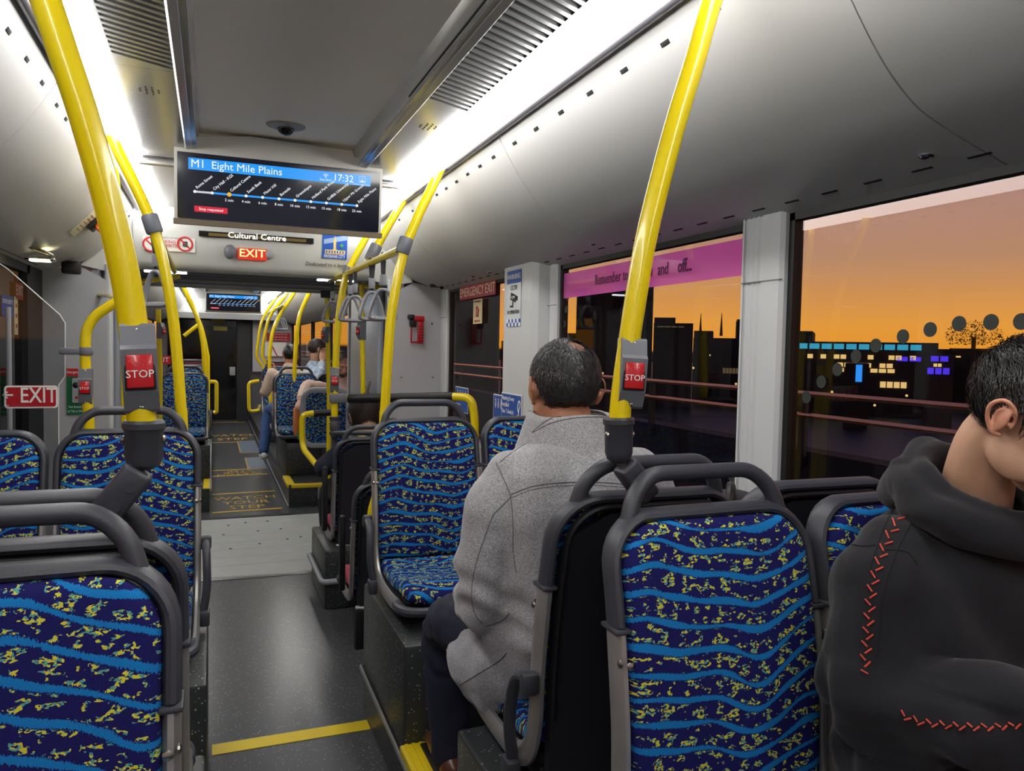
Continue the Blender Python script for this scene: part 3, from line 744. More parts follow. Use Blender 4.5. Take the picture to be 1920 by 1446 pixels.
# the front section
fs=[(.80,7.95,SZ-.0,PI,s_a,'rear-facing blue seat in front of the passenger in beige with jeans'),(.80,8.30,SZ,0,s_n,'seat of the beige-clad passenger with jeans, back to back with the blue seat'),
    (1.25,8.30,SZ,0,s_n,'seat of the man on the phone in the front section'),(-.25,7.95,SZ,PI,s_a2,'rear-facing blue aisle seat on the left in the front section'),(-.70,7.95,SZ,PI,s_n,'rear-facing blue window seat on the left in the front section'),
    (.83,10.6,SZ,PI,s_h,'far blue seat behind the jeans passenger on the right side'),(-.25,10.9,SZ,PI,s_h,'farthest left blue seat beyond the first left seat')]
for x,y,z,r,src,lb in fs: copy_tree(src,(x,y,z),r,label=lb,group='front section seats')
MAR=mat('maroon_fabric',(92,34,48),.8)
for x,y,lb in ((-.33,12.6,'maroon priority seat back far ahead on the left'),(.98,12.3,'maroon priority seat back far ahead below the notice on the right')):
    t=thing('priority_seat',lb,'seat',(x,y,.4),group='maroon priority seats')
    MB().rbox((x,y,.90),(.44,.06,.62),.03,seg=3).obj('backrest',MAR,t); MB().rbox((x,y-.22,.62),(.44,.40,.07),.03,seg=3).obj('seat',MAR,t); MB().rbox((x,y-.15,.38),(.1,.2,.42),.01).obj('pedestal',BLK,t)

# folded framed seat panel of the wheelchair space in the front section
t=thing('framed_seat_panel','grey framed fold-up seat panel of blue fabric below the headphone wearer','seat',(.96,7.0,.7))
fr=[Vector((x+.96,7.0,z+.80)) for x,z in rrect(.40,.50,.09,5)]
MB().sweep(fr,.026,ry=.02,ref=(0,1,0),n=10,cyc=True).obj('frame',LGP,t)
g=[[Vector((.96+x,6.995,.80+z)) for x in [-.185+.37*i/10 for i in range(11)]] for z in [-.235+.47*j/12 for j in range(13)]]
b=[[p+Vector((0,.012,0)) for p in r] for r in g]; U=[[p.x for p in r] for r in g]; V=[[p.z for p in r] for r in g]
MB().rbox((.96,7.02,.38),(.05,.05,.36),.01).obj('leg',BLK,t); _o=uvgrid(g,b,U,V,'seat_pad',FAB,t); _o.location=-Vector(t.location)

# ------------------------------------------------------------------ plinths under the seats
def plinth(x0,x1,y0,y1,z1,label,seam=None,z0=0,r=.012):
    t=thing('seat_plinth',label,'plinth',((x0+x1)/2,(y0+y1)/2,z0))
    MB().rbox(((x0+x1)/2,(y0+y1)/2,(z0+z1)/2),(x1-x0,y1-y0,z1-z0),r,seg=2).obj('body',BOXM,t)
    return t
p1_=plinth(.56,1.46,2.28,2.97,.515,'speckled dark box under the blue seats facing the man, aisle side')
MB().sweep([(.553,2.98,.17),(.553,1.0,.14)],.006,ry=.012,ref=(0,0,1),n=8).obj('edge_trim',mat('trim_alu',(180,180,180),.35,.6),p1_)
MB().box2((.70,2.296,.2),(.703,2.30,.56)).obj('panel_seam',DARK,p1_)
plinth(.56,1.46,  .68,1.74,.515,'speckled dark box under the seats of the grey-coated man and the boy')
plinth(-.92,-.012,.70,1.74,.56,'speckled dark box under the nearest left seats')
plinth(-.92,-.012,2.2,2.9,.515,'speckled dark box under the second row of left seats')
t=plinth(.575,.98,4.18,4.78,.33,'small dark box with a grey bumper tube under the farther fold-up seat')
MB().sweep(fillet([(.560,4.75,.16),(.560,4.165,.16),(.98,4.165,.16)],.03),.016,n=10).obj('bumper',LGP,t)
plinth(.66,1.46,7.50,8.75,.515,'dark box carrying the blue seat in front of the jeans passenger',z0=.20)
plinth(-.92,-.02,7.50,8.40,.515,'dark box under the left seats of the front section',z0=.20)
plinth(.66,1.46,10.2,11.2,.515,'far dark box on the right deep in the front section',z0=.20)
plinth(-.92,-.02,10.5,11.4,.515,'far dark box on the left deep in the front section',z0=.20)
# yellow ribbed step edges
def nosing(a,b,w,label,z=.20):
    a=Vector(a);b=Vector(b); d=(b-a); L=d.length; d.normalize(); n=Vector((-d.y,d.x,0))
    t=thing('step_edge',label,'step edge',tuple((a+b)/2),group='yellow step edges')
    M=Matrix((d,n,Vector((0,0,1)))).transposed()
    MB().rbox((a+b)/2+Vector((0,0,z-.012-a.z)),(L,w,.03),.005,M=M).obj('edge_profile',STEPY,t)
    for k in range(3):
        MB().box((a+b)/2+n*((k-1)*w*.27)+Vector((0,0,z+.0045-a.z)),(L*.98,w*.12,.003),M=M).obj('rib',STEPY,t)
    return t
nosing((.59,1.76,.2),(.59,2.28,.2),.085,'yellow ribbed step edge by the coated man\'s shoe')
nosing((-.05,1.76,.2),(-.05,2.24,.2),.085,'yellow ribbed step edge between the left seat boxes')
nosing((.66,7.0,.2),(.66,7.5,.2),.07,'yellow corner edge of the right platform, piece along the aisle beyond the plate')
nosing((.66,7.0,.2),(1.44,6.98,.2),.07,'yellow corner edge of the right platform, piece across facing the plate')
nosing((-.04,7.0,.2),(-.04,7.5,.2),.07,'yellow step edge of the left platform just beyond the plate')
MB().rbox((1.02,6.97,.12),(.26,.006,.11),.002).obj('grey_label',LGP,fl)
MB().sweep([(.635,6.98,.01),(.635,15.0,.03)],.008,n=6).obj('edge_trim',LGP,fl); MB().sweep([(-.015,6.98,.2),(-.015,15.0,.2)],.008,n=6).obj('edge_trim',LGP,fl)

# ================================================================== yellow poles
R_POLE=.0205
def pole(name,label,pts,group='yellow grab poles',r=R_POLE,smooth=True,k=6,flat=False):
    pts=[Vector(p) for p in pts]
    t=thing(name,label,'grab pole',tuple(pts[-1]),group=group)
    P=catmull(pts,k) if smooth else pts
    MB().sweep(P,r,n=18).obj('tube',YEL,t); return t,P
def pk(lst,**k): return [at(x,y,**k) for x,y in lst]
def socket(t,top,bot,r=.028):
    d=(Vector(bot)-Vector(top)); L=d.length; M=Vector((0,0,-1)).rotation_difference(d).to_matrix()
    MB().lathe([(r*.94,.004),(r*1.04,0),(r*1.04,-.008),(r*.94,-.012),(r*.92,-L*.75),(r*.80,-L*.9),(r*.45,-L)],20,M=M,c=top).obj('socket',DKP,t)
    for sg in (1,-1): MB().ball(Vector(top)+d*.35+Vector((sg*r*.92,-.004,0)),(.005,.007,.007),8).obj('screw',SCREW,t)
def knuckle(t,c,a,b,L=.085,w=.045):
    """angled clamp block between pole socket and seat handle"""
    d=(Vector(b)-Vector(a)).normalized(); x=d.cross(Vector((0,1,0))).normalized(); y=d.cross(x)
    M=Matrix((x,y,d)).transposed()
    o=MB().rbox(c,(w,w*.9,L),.008,M=M,seg=3).obj('clamp_block',DKP,t)
    MB().sweep([Vector(a)-d*.006,Vector(a)+d*.02],.010,n=8).obj('ball_joint',SCREW,t)
    mb=MB()
    for s_ in (-.2,.22): mb.lathe([(.0085,.0),(.0085,.002)],12,M=M@Matrix.Rotation(-PI/2,3,'X') if False else Matrix.Rotation(PI/2,3,'X'),c=Vector(c)+d*L*s_+x*.004+Vector((0,-w*.47,0)))
    mb.obj('screw_cover',DKP,t)
def stopbox(t,c,up,face,w=.047,h=.130,d=.040,txt=.0155,btn=(.035,.048)):
    """grey stop-button housing strapped to the pole; face = direction the button looks"""
    U=Vector(up).normalized(); Fd=(Vector(face)-U*Vector(face).dot(U)).normalized(); R=U.cross(Fd)
    M=Matrix((R,U,Fd)).transposed(); c=Vector(c)
    mb=MB(); hh=h/2; ww=w/2
    prof=[(-hh,-.018),(-hh,.014),(-hh+.004,.019),(-.034,d-.008),(.028,d-.004),(.034,.028),(hh-.004,.021),(hh,.016),(hh,-.018)]
    vs=[c+M@Vector((sx_*ww,u,v)) for sx_ in (-1,1) for u,v in prof]; n=len(prof)
    mb.add(vs,[tuple(range(n)),tuple(range(2*n-1,n-1,-1))]+[(i,n+i,n+(i+1)%n,(i+1)%n) for i in range(n)])
    hs=mb.obj('stop_button_housing',MGP,t,smooth=False)
    b0=Vector((0,-.004,d-.0055)); tilt=Matrix.Rotation(math.radians(-3),3,'X')
    MB().rbox(c+M@(b0-Vector((0,0,.0015))),(btn[0]+.006,btn[1]+.006,.004),.0015,M=M@tilt).obj('button_frame',BLK,hs)
    MB().rbox(c+M@(b0+Vector((0,0,.002))),(btn[0],btn[1],.007),.0025,M=M@tilt).obj('button',RED,hs)
    text('STOP',txt,c+M@(b0+Vector((0,-.004,.0062))),R,M@tilt@Vector((0,1,0)),WHITE,hs,bold=.01)
    mb=MB()
    for i in range(9): mb.ball(c+M@(b0+Vector((-.013+.0033*i+(.001 if i%2 else 0),.015-(i%3)*.0028,.0062))),.0008,6)
    o=mb.obj('braille_dots',mat('braille',(230,120,130),.4),hs)
    for u,v in ((hh-.012,.0185),(-hh+.012,.018)):
        MB().lathe([(.0065,0),(.0065,.0015),(.004,.003),(.0015,.0015)],12,M=M,c=c+M@Vector((0,u,v+.001))).obj('screw',SCREW,hs)
    return hs
Y1=1.24
# nearest right pole
pr_,P=pole('grab_pole','bowed yellow pole crossing the side windows, standing on the near right seats',[at(1352,-60,Y=Y1)+Vector((.03,0,.06))]+pk([(1335,0),(1304,110),(1270,220),(1240,330),(1211,450),(1192,560),(1177,660),(1166,740),(1161,800)],Y=Y1))
socket(pr_,at(1160,786,Y=Y1),at(1160,868,Y=Y1),.0285)
knuckle(pr_,at(1193,902,Y=Y1-.005),at(1165,866,Y=Y1),at(1215,935,Y=Y1))
stopbox(pr_,at(1181,700,Y=Y1),at(1185,600,Y=Y1)-at(1172,800,Y=Y1),(-.30,-1,0))
# nearest left pole
pl_,P=pole('grab_pole','thick bowed yellow pole rising on the left over the near seats',[at(62,-80,Y=Y1)+Vector((-.03,0,.08))]+pk([(85,0),(120,105),(155,210),(190,330),(218,440),(239,540),(252,630),(261,720),(266,800)],Y=Y1))
socket(pl_,at(270,793,Y=Y1),at(270,880,Y=Y1),.0285)
knuckle(pl_,at(228,924,Y=Y1-.005),at(258,885,Y=Y1),at(195,962,Y=Y1))
stopbox(pl_,at(263,690,Y=Y1),at(258,600,Y=Y1)-at(270,800,Y=Y1),(.06,-1,0))
# second pair
Y2=3.15
p3,P=pole('grab_pole','bowed yellow pole with a grey clamp beside the facing right seat',pk([(834,300),(822,325),(808,355),(784,405),(760,465),(744,530),(733,600),(727,680),(722,760),(720,800)],Y=Y2)+[Vector((.675,Y2,.6))])
def clamp(t,c,ax,r=.030,L=.07,name='clamp'):
    ax=Vector(ax).normalized(); M=Vector((0,0,1)).rotation_difference(ax).to_matrix()
    return MB().lathe([(r*.9,-L/2),(r,-L/2+.006),(r,L/2-.006),(r*.9,L/2)],18,M=M,c=c).obj(name,MGP,t)
clamp(p3,at(758,461,Y=Y2),at(784,405,Y=Y2)-at(744,530,Y=Y2))
p4,P=pole('grab_pole','slim bowed yellow pole rising behind the big left pole',pk([(205,245),(222,285),(250,342),(276,398),(298,460),(314,530),(325,600),(333,680),(339,760),(342,800)],Y=Y2)+[Vector((-.10,Y2,.6))])
clamp(p4,at(285,420,Y=Y2),at(250,342,Y=Y2)-at(314,530,Y=Y2))
# right pair further ahead
YA,YB=3.93,4.6
p5,P=pole('grab_pole','short yellow ceiling pole clamped to the strap bar, second from the camera',pk([(775,345),(765,362),(742,400),(718,442),(703,470),(692,495)],Y=YA))
clamp(p5,at(700,474,Y=YA),at(718,442,Y=YA)-at(692,495,Y=YA),.031,.09)
p6,P=pole('grab_pole','bowed yellow pole with small stop button behind the row of strap handles',pk([(716,385),(704,410),(684,450),(662,490),(648,520),(640,560),(634,610),(630,670),(628,740),(627,790)],Y=YB))
clamp(p6,at(652,508,Y=YB),at(662,490,Y=YB)-at(640,560,Y=YB),.027,.05)
stopbox(p6,at(627,712,Y=YB-.0),(0,0,1),(-.1,-1,0),w=.05,h=.15)
socket(p6,at(627,782,Y=YB),at(627,812,Y=YB),.03)
# the two strap bars
def bar(name,label,pts,grp=None,r=.0175,cat='handrail',k=6,sm=True,rr=.05):
    pts=[Vector(p) for p in pts]; t=thing(name,label,cat,tuple(pts[0]),group=grp)
    P=fillet(pts,rr,6) if sm=='f' else (catmull(pts,k) if sm else pts)
    MB().sweep(P,r,n=14).obj('tube',YEL,t); return t
b1=at(752,468,Y=Y2); b2=at(619,526,Y=5.35)
hb=bar('strap_bar','yellow overhead bar on the right carrying five grey strap handles',[b1,b2],sm=False)
lb1=at(285,424,Y=Y2); lb2=Vector((lb1.x-.01,5.2,1.90))
hbl=bar('strap_bar','yellow overhead bar on the left behind the slim bowed pole',[lb1,lb2],sm=False)
hz1=bar('handrail','short yellow cross bar at the joint below the strap bar end',[at(628,530,Y=5.35),at(722,540,Y=5.35)],sm=False,r=.016)
hz2=bar('handrail','short yellow cross bar at the joint on the left',[at(240,545,Y=5.3)-Vector((.2,0,0)),at(338,518,Y=5.3)],sm=False,r=.016)
# vertical poles at the joint
v1,P=pole('grab_pole','straight yellow pole with a dark cap just right of the second display',[at(613,556,Y=6.3),at(617,740,Y=6.3),Vector((at(617,740,Y=6.3).x,6.3,.2))],smooth=False,r=.019)
MB().rbox(at(612,552,Y=6.3),(.09,.06,.06),.01).obj('cap',BLK,v1); stopbox(v1,at(612,628,Y=6.3),(0,0,1),(-1,-.5,0))
v2,P=pole('grab_pole','straight yellow pole in front of the joint side panel on the right',[at(678,535,Y=5.3),at(681,745,Y=5.3),Vector((at(681,745,Y=5.3).x,5.3,.2))],smooth=False,r=.018)
stopbox(v2,at(679,620,Y=5.3),(0,0,1),(-1,-.4,0))
v3,P=pole('grab_pole','straight yellow pole beyond the joint left of the aisle',[at(297,580,Y=6.9),at(300,700,Y=6.9),Vector((at(300,700,Y=6.9).x,6.9,.2))],smooth=False,r=.02)
stopbox(v3,at(300,620,Y=6.88),(0,0,1),(1,-.6,0))
v4,P=pole('grab_pole','thin yellow pole half hidden behind the thick left pole',[at(190,150,Y=3.6)+Vector((0,0,0)),at(222,400,Y=3.6),at(232,560,Y=3.6),at(236,700,Y=3.6),at(237,790,Y=3.6),Vector((at(237,790,Y=3.6).x,3.6,.05))],r=.02)
# bent left rail with bracket, stop button
YC=3.6
lr=thing('bent_handrail','bent yellow handrail by the glass screen with a small stop button','handrail',(-.49,YC,0))
MB().sweep(fillet([at(228,560,Y=YC),at(160,603,Y=YC),at(160,700,Y=YC),at(168,800,Y=YC),Vector((-.46,YC,.05))],.09,8),.021,n=14).obj('tube',YEL,lr)
MB().sweep(fillet([at(185,553,Y=5.0),at(205,555,Y=4.6),at(226,568,Y=3.75)],.1,5),.012,n=10).obj('upper_tube',YEL,lr)
MB().rbox(at(143,659,Y=YC),(.125,.03,.028),.008).obj('bracket',MGP,lr); clamp(lr,at(161,659,Y=YC),(0,0,1),.027,.035)
stopbox(lr,at(161,724,Y=YC),(0,0,1),(0,-1,0),w=.05,h=.15)
# barrier with padded rolls right of the stop-button pole
br=thing('padded_barrier','yellow and dark padded barrier rail in front of the hunched passenger','handrail',(.7,YB,1.1))
a_=at(655,748,Y=YB); b_=at(856,744,Y=4.15)
MB().sweep([a_,b_],.028,n=16).obj('padded_roll',BLK,br); MB().sweep([at(636,748,Y=YB),at(658,748,Y=YB)],.022,n=12).obj('end_sleeve',YEL,br)
MB().rbox(at(634,747,Y=YB-.01),(.10,.05,.058),.012).obj('clamp',MGP,br)
MB().sweep(fillet([b_+Vector((-.02,0,0)),b_+Vector((.07,-.06,0)),b_+Vector((.09,-.07,-.12)),b_+Vector((.09,-.07,-.9))],.06,6),.024,n=12).obj('end_bend',YEL,br)
MB().sweep([at(620,812,Y=YB-.05),at(715,812,Y=4.3)],.014,n=10).obj('lower_rail',DKP,br); MB().rbox(at(628,806,Y=YB-.05),(.05,.05,.10),.012).obj('rail_clamp',DKP,br)
MB().rbox((at(627,800,Y=YB).x,YB,.48),(.035,.035,.94),.01).obj('post',DKP,br)
br2=thing('bent_handrail','bent yellow handrail with a padded top beside the stop-button pole','handrail',(.6,YB,.9))
MB().sweep(fillet([at(588,775,Y=5.0),at(566,778,Y=5.0),at(567,840,Y=5.0),at(600,880,Y=4.7)],.07,7),.019,n=12).obj('tube',YEL,br2)
MB().sweep([at(588,776,Y=5.0),at(640,772,Y=5.0)],.023,n=12).obj('padded_roll',BLK,br2)
# yellow loop by the fold-up seat
bar('bent_handrail','short yellow handrail bend behind the facing blue seat by the plinth',[at(707,928,Y=3.12),at(697,960,Y=3.12),at(698,1050,Y=3.12)],r=.020,sm='f')
# handrails in the front section
fr_=[([(575,560),(560,600),(553,680),(551,745)],8.0,'yellow bowed pole right of the second display, standing before the far right blue seat'),([(548,555),(520,600),(508,640),(505,700),(507,745)],9.5,'bowed yellow pole with a tiny stop button deep on the right'),
     ([(535,555),(508,590),(497,625),(492,665),(500,690),(502,750)],11,'third slim yellow pole on the right of the front section'),([(520,555),(492,600),(484,640),(482,670),(494,695),(496,760)],12.5,'farthest slim yellow pole on the right of the front section')]
for pts,Y,lb in fr_: pole('grab_pole',lb,[at(pts[0][0]+6,pts[0][1]-12,Y=Y)]+pk(pts,Y=Y)+[Vector((at(*pts[-1],Y=Y).x,Y,.5))],r=.022,group='front section poles')
fl_=[([(340,530),(368,590),(380,640),(384,700),(386,770)],8.6,'yellow bowed pole with tiny stop button left of the far aisle'),([(352,560),(376,610),(388,660),(390,690)],10.5,'thin yellow pole behind the far left bowed pole')]
for pts,Y,lb in fl_: pole('grab_pole',lb,pk(pts,Y=Y)+[Vector((at(*pts[-1],Y=Y).x,Y,.2))],r=.024,group='front section poles')
bar('handrail','slanted yellow bar reaching from the far left pole to the wall',[at(345,630,Y=8.6),at(373,608,Y=8.6)],r=.02,sm=False)
bar('bent_handrail','yellow bracket rail beside the far left seat',[at(394,716,Y=8.0),at(406,716,Y=8.0),at(406,773,Y=8.0),at(400,774,Y=8.0)],r=.02,sm='f')
bar('bent_handrail','yellow bracket rail before the cab door on the right',[at(486,714,Y=9.5),at(466,717,Y=9.5),at(467,772,Y=9.5),at(484,770,Y=9.5),at(484,770,Y=9.5)+Vector((.06,.75,0))],r=.02,sm='f')

# chrome cross arms beside the display
for s,lb in ((1,'chrome cross arm from the display to the right cover'),(-1,'chrome cross arm from the display to the left cover')):
    t=thing('cross_arm',lb,'bracket',(mx(.8,s),3.66,2.235),group='chrome cross arms')
    MB().rbox((mx(.80,s),3.66,2.228),(.34,.035,.022),.008).obj('arm',STEEL,t)
    MB().rbox((mx(.965,s),3.60,2.22),(.03,.16,.018),.006).obj('end_plate',STEEL,t)

# ------------------------------------------------------------------ strap handles
def make_strap():
    t=thing('hanging_strap')
    # loop of webbing, buckle, stirrup; origin at the bar
    m_=MB(); m_.sweep(catmull([(0,-.021,0),(0,-.012,.019),(0,.008,.021),(0,.022,.002),(0,.014,-.045),(0,.004,-.085),(0,-.004,-.085),(0,-.014,-.045)],4,cyc=True),.0022,ry=.009,ref=(1,0,0),n=8,cyc=True); m_.obj('strap_loop',mat('webbing',(86,88,94),.7),t,local=True)
    MB().rbox((0,0,-.105),(.030,.018,.052),.004).obj('buckle',mat('buckle_grey',(158,160,168),.35),t,local=True)
    MB().rbox((0,0,-.137),(.014,.012,.016),.003).obj('swivel',BLK,t,local=True)
    pts=catmull([(0,0,-.150),(.022,0,-.158),(.040,0,-.19),(.056,0,-.235),(.064,0,-.270),(.052,0,-.284),(0,0,-.286),(-.052,0,-.284),(-.064,0,-.270),(-.056,0,-.235),(-.040,0,-.19),(-.022,0,-.158)],4,cyc=True)
    MB().sweep(pts,.009,ry=.012,ref=(0,1,0),n=10,cyc=True).obj('stirrup',mat('stirrup_grey',(150,152,160),.4),t,local=True)
    mb=MB()
    for i in range(6): mb.ball((-.036+.0145*i,0,-.2775),(.0065,.0105,.006),8)
    mb.obj('finger_ridges',MATS['stirrup_grey'],t,local=True); return t
st=make_strap(); sl=[(3.52,'nearest','first of five from the camera'),(3.80,'','second of five from the camera'),(4.30,'','third of five from the camera'),(4.47,'','fourth of five from the camera'),(5.22,'','last of five, farthest from the camera')]
for i,(y,_,lb) in enumerate(sl):
    k=(y-b1.y)/(b2.y-b1.y); p=b1.lerp(b2,k); l='grey triangular strap handle on the right bar, %s'%lb
    if i==0: st.location=p; ORG[st]=p; st['label']=l; st['category']='strap handle'; st['group']='strap handles on the right bar'
    else: copy_tree(st,p,[0,.25,-.2,.1,0][i],label=l,group='strap handles on the right bar')
k=(3.38-lb1.y)/(lb2.y-lb1.y); copy_tree(st,lb1.lerp(lb2,k),-.75,label='grey strap handle hanging between the two left poles',group='left strap handle')
for y,xx in ((9.7,.80),(10.0,.8),(10.3,.8)): copy_tree(st,(xx,y,1.93),.1,label='small far strap handle hanging in the front section, %s'%{9.7:'nearest of three',10.0:'middle of three',10.3:'farthest of three'}[y],group='far strap handles')
bar('strap_bar','far yellow strap bar on the right of the front section',[(.80,9.4,1.93),(.80,12.2,1.93)],sm=False)
# ================================================================== passenger displays
def display(c, w, h, label, name='passenger_display', words=True):
    """hanging screen facing the camera; c = centre of the screen face"""
    c=Vector(c); t=thing(name,label,'display',tuple(c),group=None)
    R=Vector((1,0,0)); U=Vector((0,-.10,1)).normalized(); N=R.cross(U)   # N looks back to the camera (-y)
    M=Matrix((R,U,N)).transposed()
    def p(x,y,z=0): return c+M@Vector((x,y,z))
    poly=[(-w/2-.012,-h/2-.012),(-w/2-.012,h/2+.055),(-w*.16,h/2+.092),(w*.14,h/2+.085),(w/2+.012,h/2+.035),(w/2+.012,-h/2-.012)]
    mb=MB(); n=len(poly); vs=[p(x,y,-.004) for x,y in poly]+[p(x,y,-.07) for x,y in poly]
    mb.add(vs,[tuple(range(n)),tuple(range(2*n-1,n-1,-1))]+[(i,n+i,n+(i+1)%n,(i+1)%n) for i in range(n)]); mb.obj('housing',mat('display_housing',(178,176,170),.4,.2),t,smooth=False)
    mb=MB(); mb.box(p(0,-h/2-.014,-.02),(w+.03,.07,.022),M=Matrix((R,N,U)).transposed()); mb.obj('lower_edge',mat('display_edge',(120,108,92),.3,.6),t,smooth=False)
    sc=plate(p(0,0,-.003),R,U,w,h,.006,.004).obj('screen',SCRN,t,smooth=False)
    z=.0035
    plate(p(0,h*.335,z),R,U,w*.90,h*.175,.0006).obj('title_bar',SCBLUE,sc,smooth=False)
    k=h/.285
    text('M1',.048*k,p(-w*.405,h*.335,z+.001),R,U,SCWHITE,sc,bold=.02)
    text('Eight Mile Plains',.046*k,p(-w*.345,h*.335,z+.001),R,U,SCWHITE,sc,align='LEFT',bold=.025,sx=1.02)
    text('17:32',.046*k,p(w*.305,h*.335,z+.001),R,U,SCWHITE,sc,sx=.95)
    text('Free Wi-Fi',.012*k,p(w*.214,h*.285,z+.001),R,U,SCWHITE,sc,bold=.02)
    # wifi arcs
    mb=MB()
    for r in (.006,.0115,.017):
        r*=k; pts=[p(w*.214+r*math.sin(a),h*.32+r*math.cos(a),z+.001) for a in [math.radians(-45+10*i) for i in range(10)]]
        mb.sweep(pts,.0011*k,n=5)
    mb.ball(p(w*.214,h*.322,z+.001),.002*k,6); mb.obj('wifi_symbol',SCWHITE,sc)
    # small square emblem
    fr=[p(w*.405+x*k,h*.345+y*k,z+.001) for x,y in ((-.014,-.013),(.014,-.013),(.014,.015),(-.014,.015))]
    mb=MB(); mb.sweep(fr,.0009*k,n=4,cyc=True); mb.box(p(w*.405,h*.345-.007*k,z+.001),(.02*k,.001,.005*k)); mb.sweep([p(w*.405,h*.345-.004*k,z+.001),p(w*.405,h*.345+.010*k,z+.001)],.001*k,n=4); mb.obj('emblem',SCWHITE,sc)
    text('Dedicated to a better Brisbane',.0062*k,p(w*.40,h*.345-.022*k,z+.001),R,U,SCWHITE,sc)
    stops=['Roma Street','City Hall - KGS','Cultural Centre','South Bank','Mater Hill','Buranda','Greenslopes','Holland Park West','Griffith University','Upper Mt Gravatt','Eight Mile Plains']
    mins=['','','2 min','4 min','6 min','8 min','10 min','12 min','15 min','18 min','23 min']
    xs=[-w*.42+ i*(w*.80)/10 for i in range(11)]; yl=-h*.085
    plate(p((xs[1]+xs[-1])/2,yl,z),R,U,xs[-1]-xs[1],.0085*k,.0006).obj('route_line',SCBLUE,sc,smooth=False)
    plate(p((xs[0]+xs[1])/2,yl,z),R,U,xs[1]-xs[0],.0085*k,.0006).obj('route_line',mat('screen_grey',(10,10,10),.3,emit=(190,186,200),es=1),sc,smooth=False,label='grey travelled piece of the route line')
    ca=math.radians(42); R2=R*math.cos(ca)+U*math.sin(ca); U2=-R*math.sin(ca)+U*math.cos(ca)
    for i,(x,s_,m_) in enumerate(zip(xs,stops,mins)):
        big=i==2
        mb=MB(); mb.lathe([(.0065*k*(1.5 if big else 1),0),(.0065*k*(1.5 if big else 1),.0008)],14,M=M,c=p(x,yl,z+.0008)); mb.obj('stop_dot',SCORG if big else SCWHITE,sc)
        text(s_,.0175*k,p(x+.004*k,yl+.014*k,z+.001)+R2*.002,R2,U2,SCWHITE,sc,align='LEFT',bold=.03,sx=.98)
        if m_: text(m_,.0165*k,p(x,yl-.026*k,z+.001),R,U,SCWHITE,sc,bold=.02)
    plate(p(-w*.345,-h*.345,z),R,U,w*.155,.026*k,.0006,.003).obj('request_flag',SCRED,sc,smooth=False)
    text('Stop requested',.0165*k,p(-w*.345,-h*.345,z+.001),R,U,SCWHITE,sc,bold=.02)
    return t
YD=3.44
c_=(at(325,280,Y=YD)+at(712,437,Y=YD)+at(718,322,Y=YD)+at(330,412,Y=YD))/4
w_=(at(718,322,Y=YD)-at(325,280,Y=YD)).x; h_=(at(325,283,Y=YD)-at(330,404,Y=YD)).z
display(c_,w_-.03,h_+.005,'large hanging display of the route stops below the ceiling camera')
YE=12.8
ce=(at(385,552,Y=YE)+at(490,583,Y=YE))/2; we=(at(490,555,Y=YE)-at(385,552,Y=YE)).x
display(ce,we-.03,.27,'small distant display seen through the joint, same stops picture')

# ceiling camera dome
t=thing('dome_camera','small black ceiling camera dome in a pale ring above the display','camera',(.275,3.25,2.335))
cc=Vector((.275,3.22,2.335))
MB().lathe([(.062,.0),(.060,-.006),(.040,-.014),(.034,-.014)],28,M=Matrix.Diagonal((1.25,1,1)),c=cc).obj('base_ring',MATS['light_grey_plastic'],t)
MB().ball(cc+Vector((0,0,-.012)),(.034,.034,.028),20).obj('dome',mat('dome_black',(10,10,12),.05),t)
for s in (-1,1): MB().ball(cc+Vector((s*.060,0,-.006)),.006,8).obj('screw',BLK,t)

# ================================================================== signs on the header
HY=4.955; UH=Vector((0,-.10,1)).normalized(); RX=Vector((1,0,0)); NY=Vector((0,-1,0))
def hp(x,y,d=0):
    p=at(x,y,Y=4.97); yf=4.93+ (2.24-p.z)*.18 if p.z>2.05 else 4.965+(2.05-p.z)*.30
    return Vector((p.x,yf-.004-d,p.z))
HU=Vector((0,-.19,1)).normalized()
def hplate(x0,y0,x1,y1,m,par,name,th=.003,d=0,r=0,up=HU):
    a=hp(x0,y0,d); b=hp(x1,y1,d); c=(a+b)/2; return plate(c,RX,up,b.x-a.x,abs(a.z-b.z),th,r).obj(name,m,par,smooth=False)
t=thing('destination_board','dark dot-matrix board with glowing white next-stop text on the header','display',tuple(hp(480,446)))
hplate(373,433,587,458,mat('led_black',(18,18,20),.3),t,'frame',.012)
hplate(391,437,573,455,mat('led_amber_dull',(104,88,48),.4,emit=(90,74,36),es=.35),t,'matrix',.0135)
_c=hp(482,446,.016)
text('Cultural Centre',.047,_c,RX,HU,mat('led_white',(255,255,255),.5,emit=(255,255,245),es=1.5),t,bold=.03,sx=1.12)
t=thing('emergency_exit_sign','small glowing red exit sign on the header below the dot-matrix board','sign',tuple(hp(473,475)))
hplate(446,464,500,489,mat('exit_lit',(160,40,24),.4,emit=(220,60,34),es=.55),t,'panel',.008,r=.004)
text('EXIT',.068,hp(473,476,.010),RX,HU,mat('exit_letters',(240,230,160),.4,emit=(255,240,170),es=.8),t,bold=.03,sx=1.12)
MB().ball(hp(431,473,.02),(.035,.03,.045),14).obj('lamp_hood',MGP,t)
MB().ball(hp(505,477,.0),(.025,.02,.03),12).obj('side_hood',LGP,t)
t=thing('city_emblem_sticker','blue square sticker with golden clock tower building, on the header','sticker',tuple(hp(627,462)))
a=hp(604,439); b=hp(650,487); cw=b.x-a.x; chh=a.z-b.z; cc=(a+b)/2
def cp2(x,y,d=0): return cc+RX*(x*cw/2)+HU*(y*chh/2)+Vector((0,-1,0))*d
plate(cc,RX,HU,cw,chh,.002).obj('ground',mat('emblem_blue',(34,88,190),.4),t,smooth=False)
GOLD=mat('emblem_gold',(232,206,130),.5)
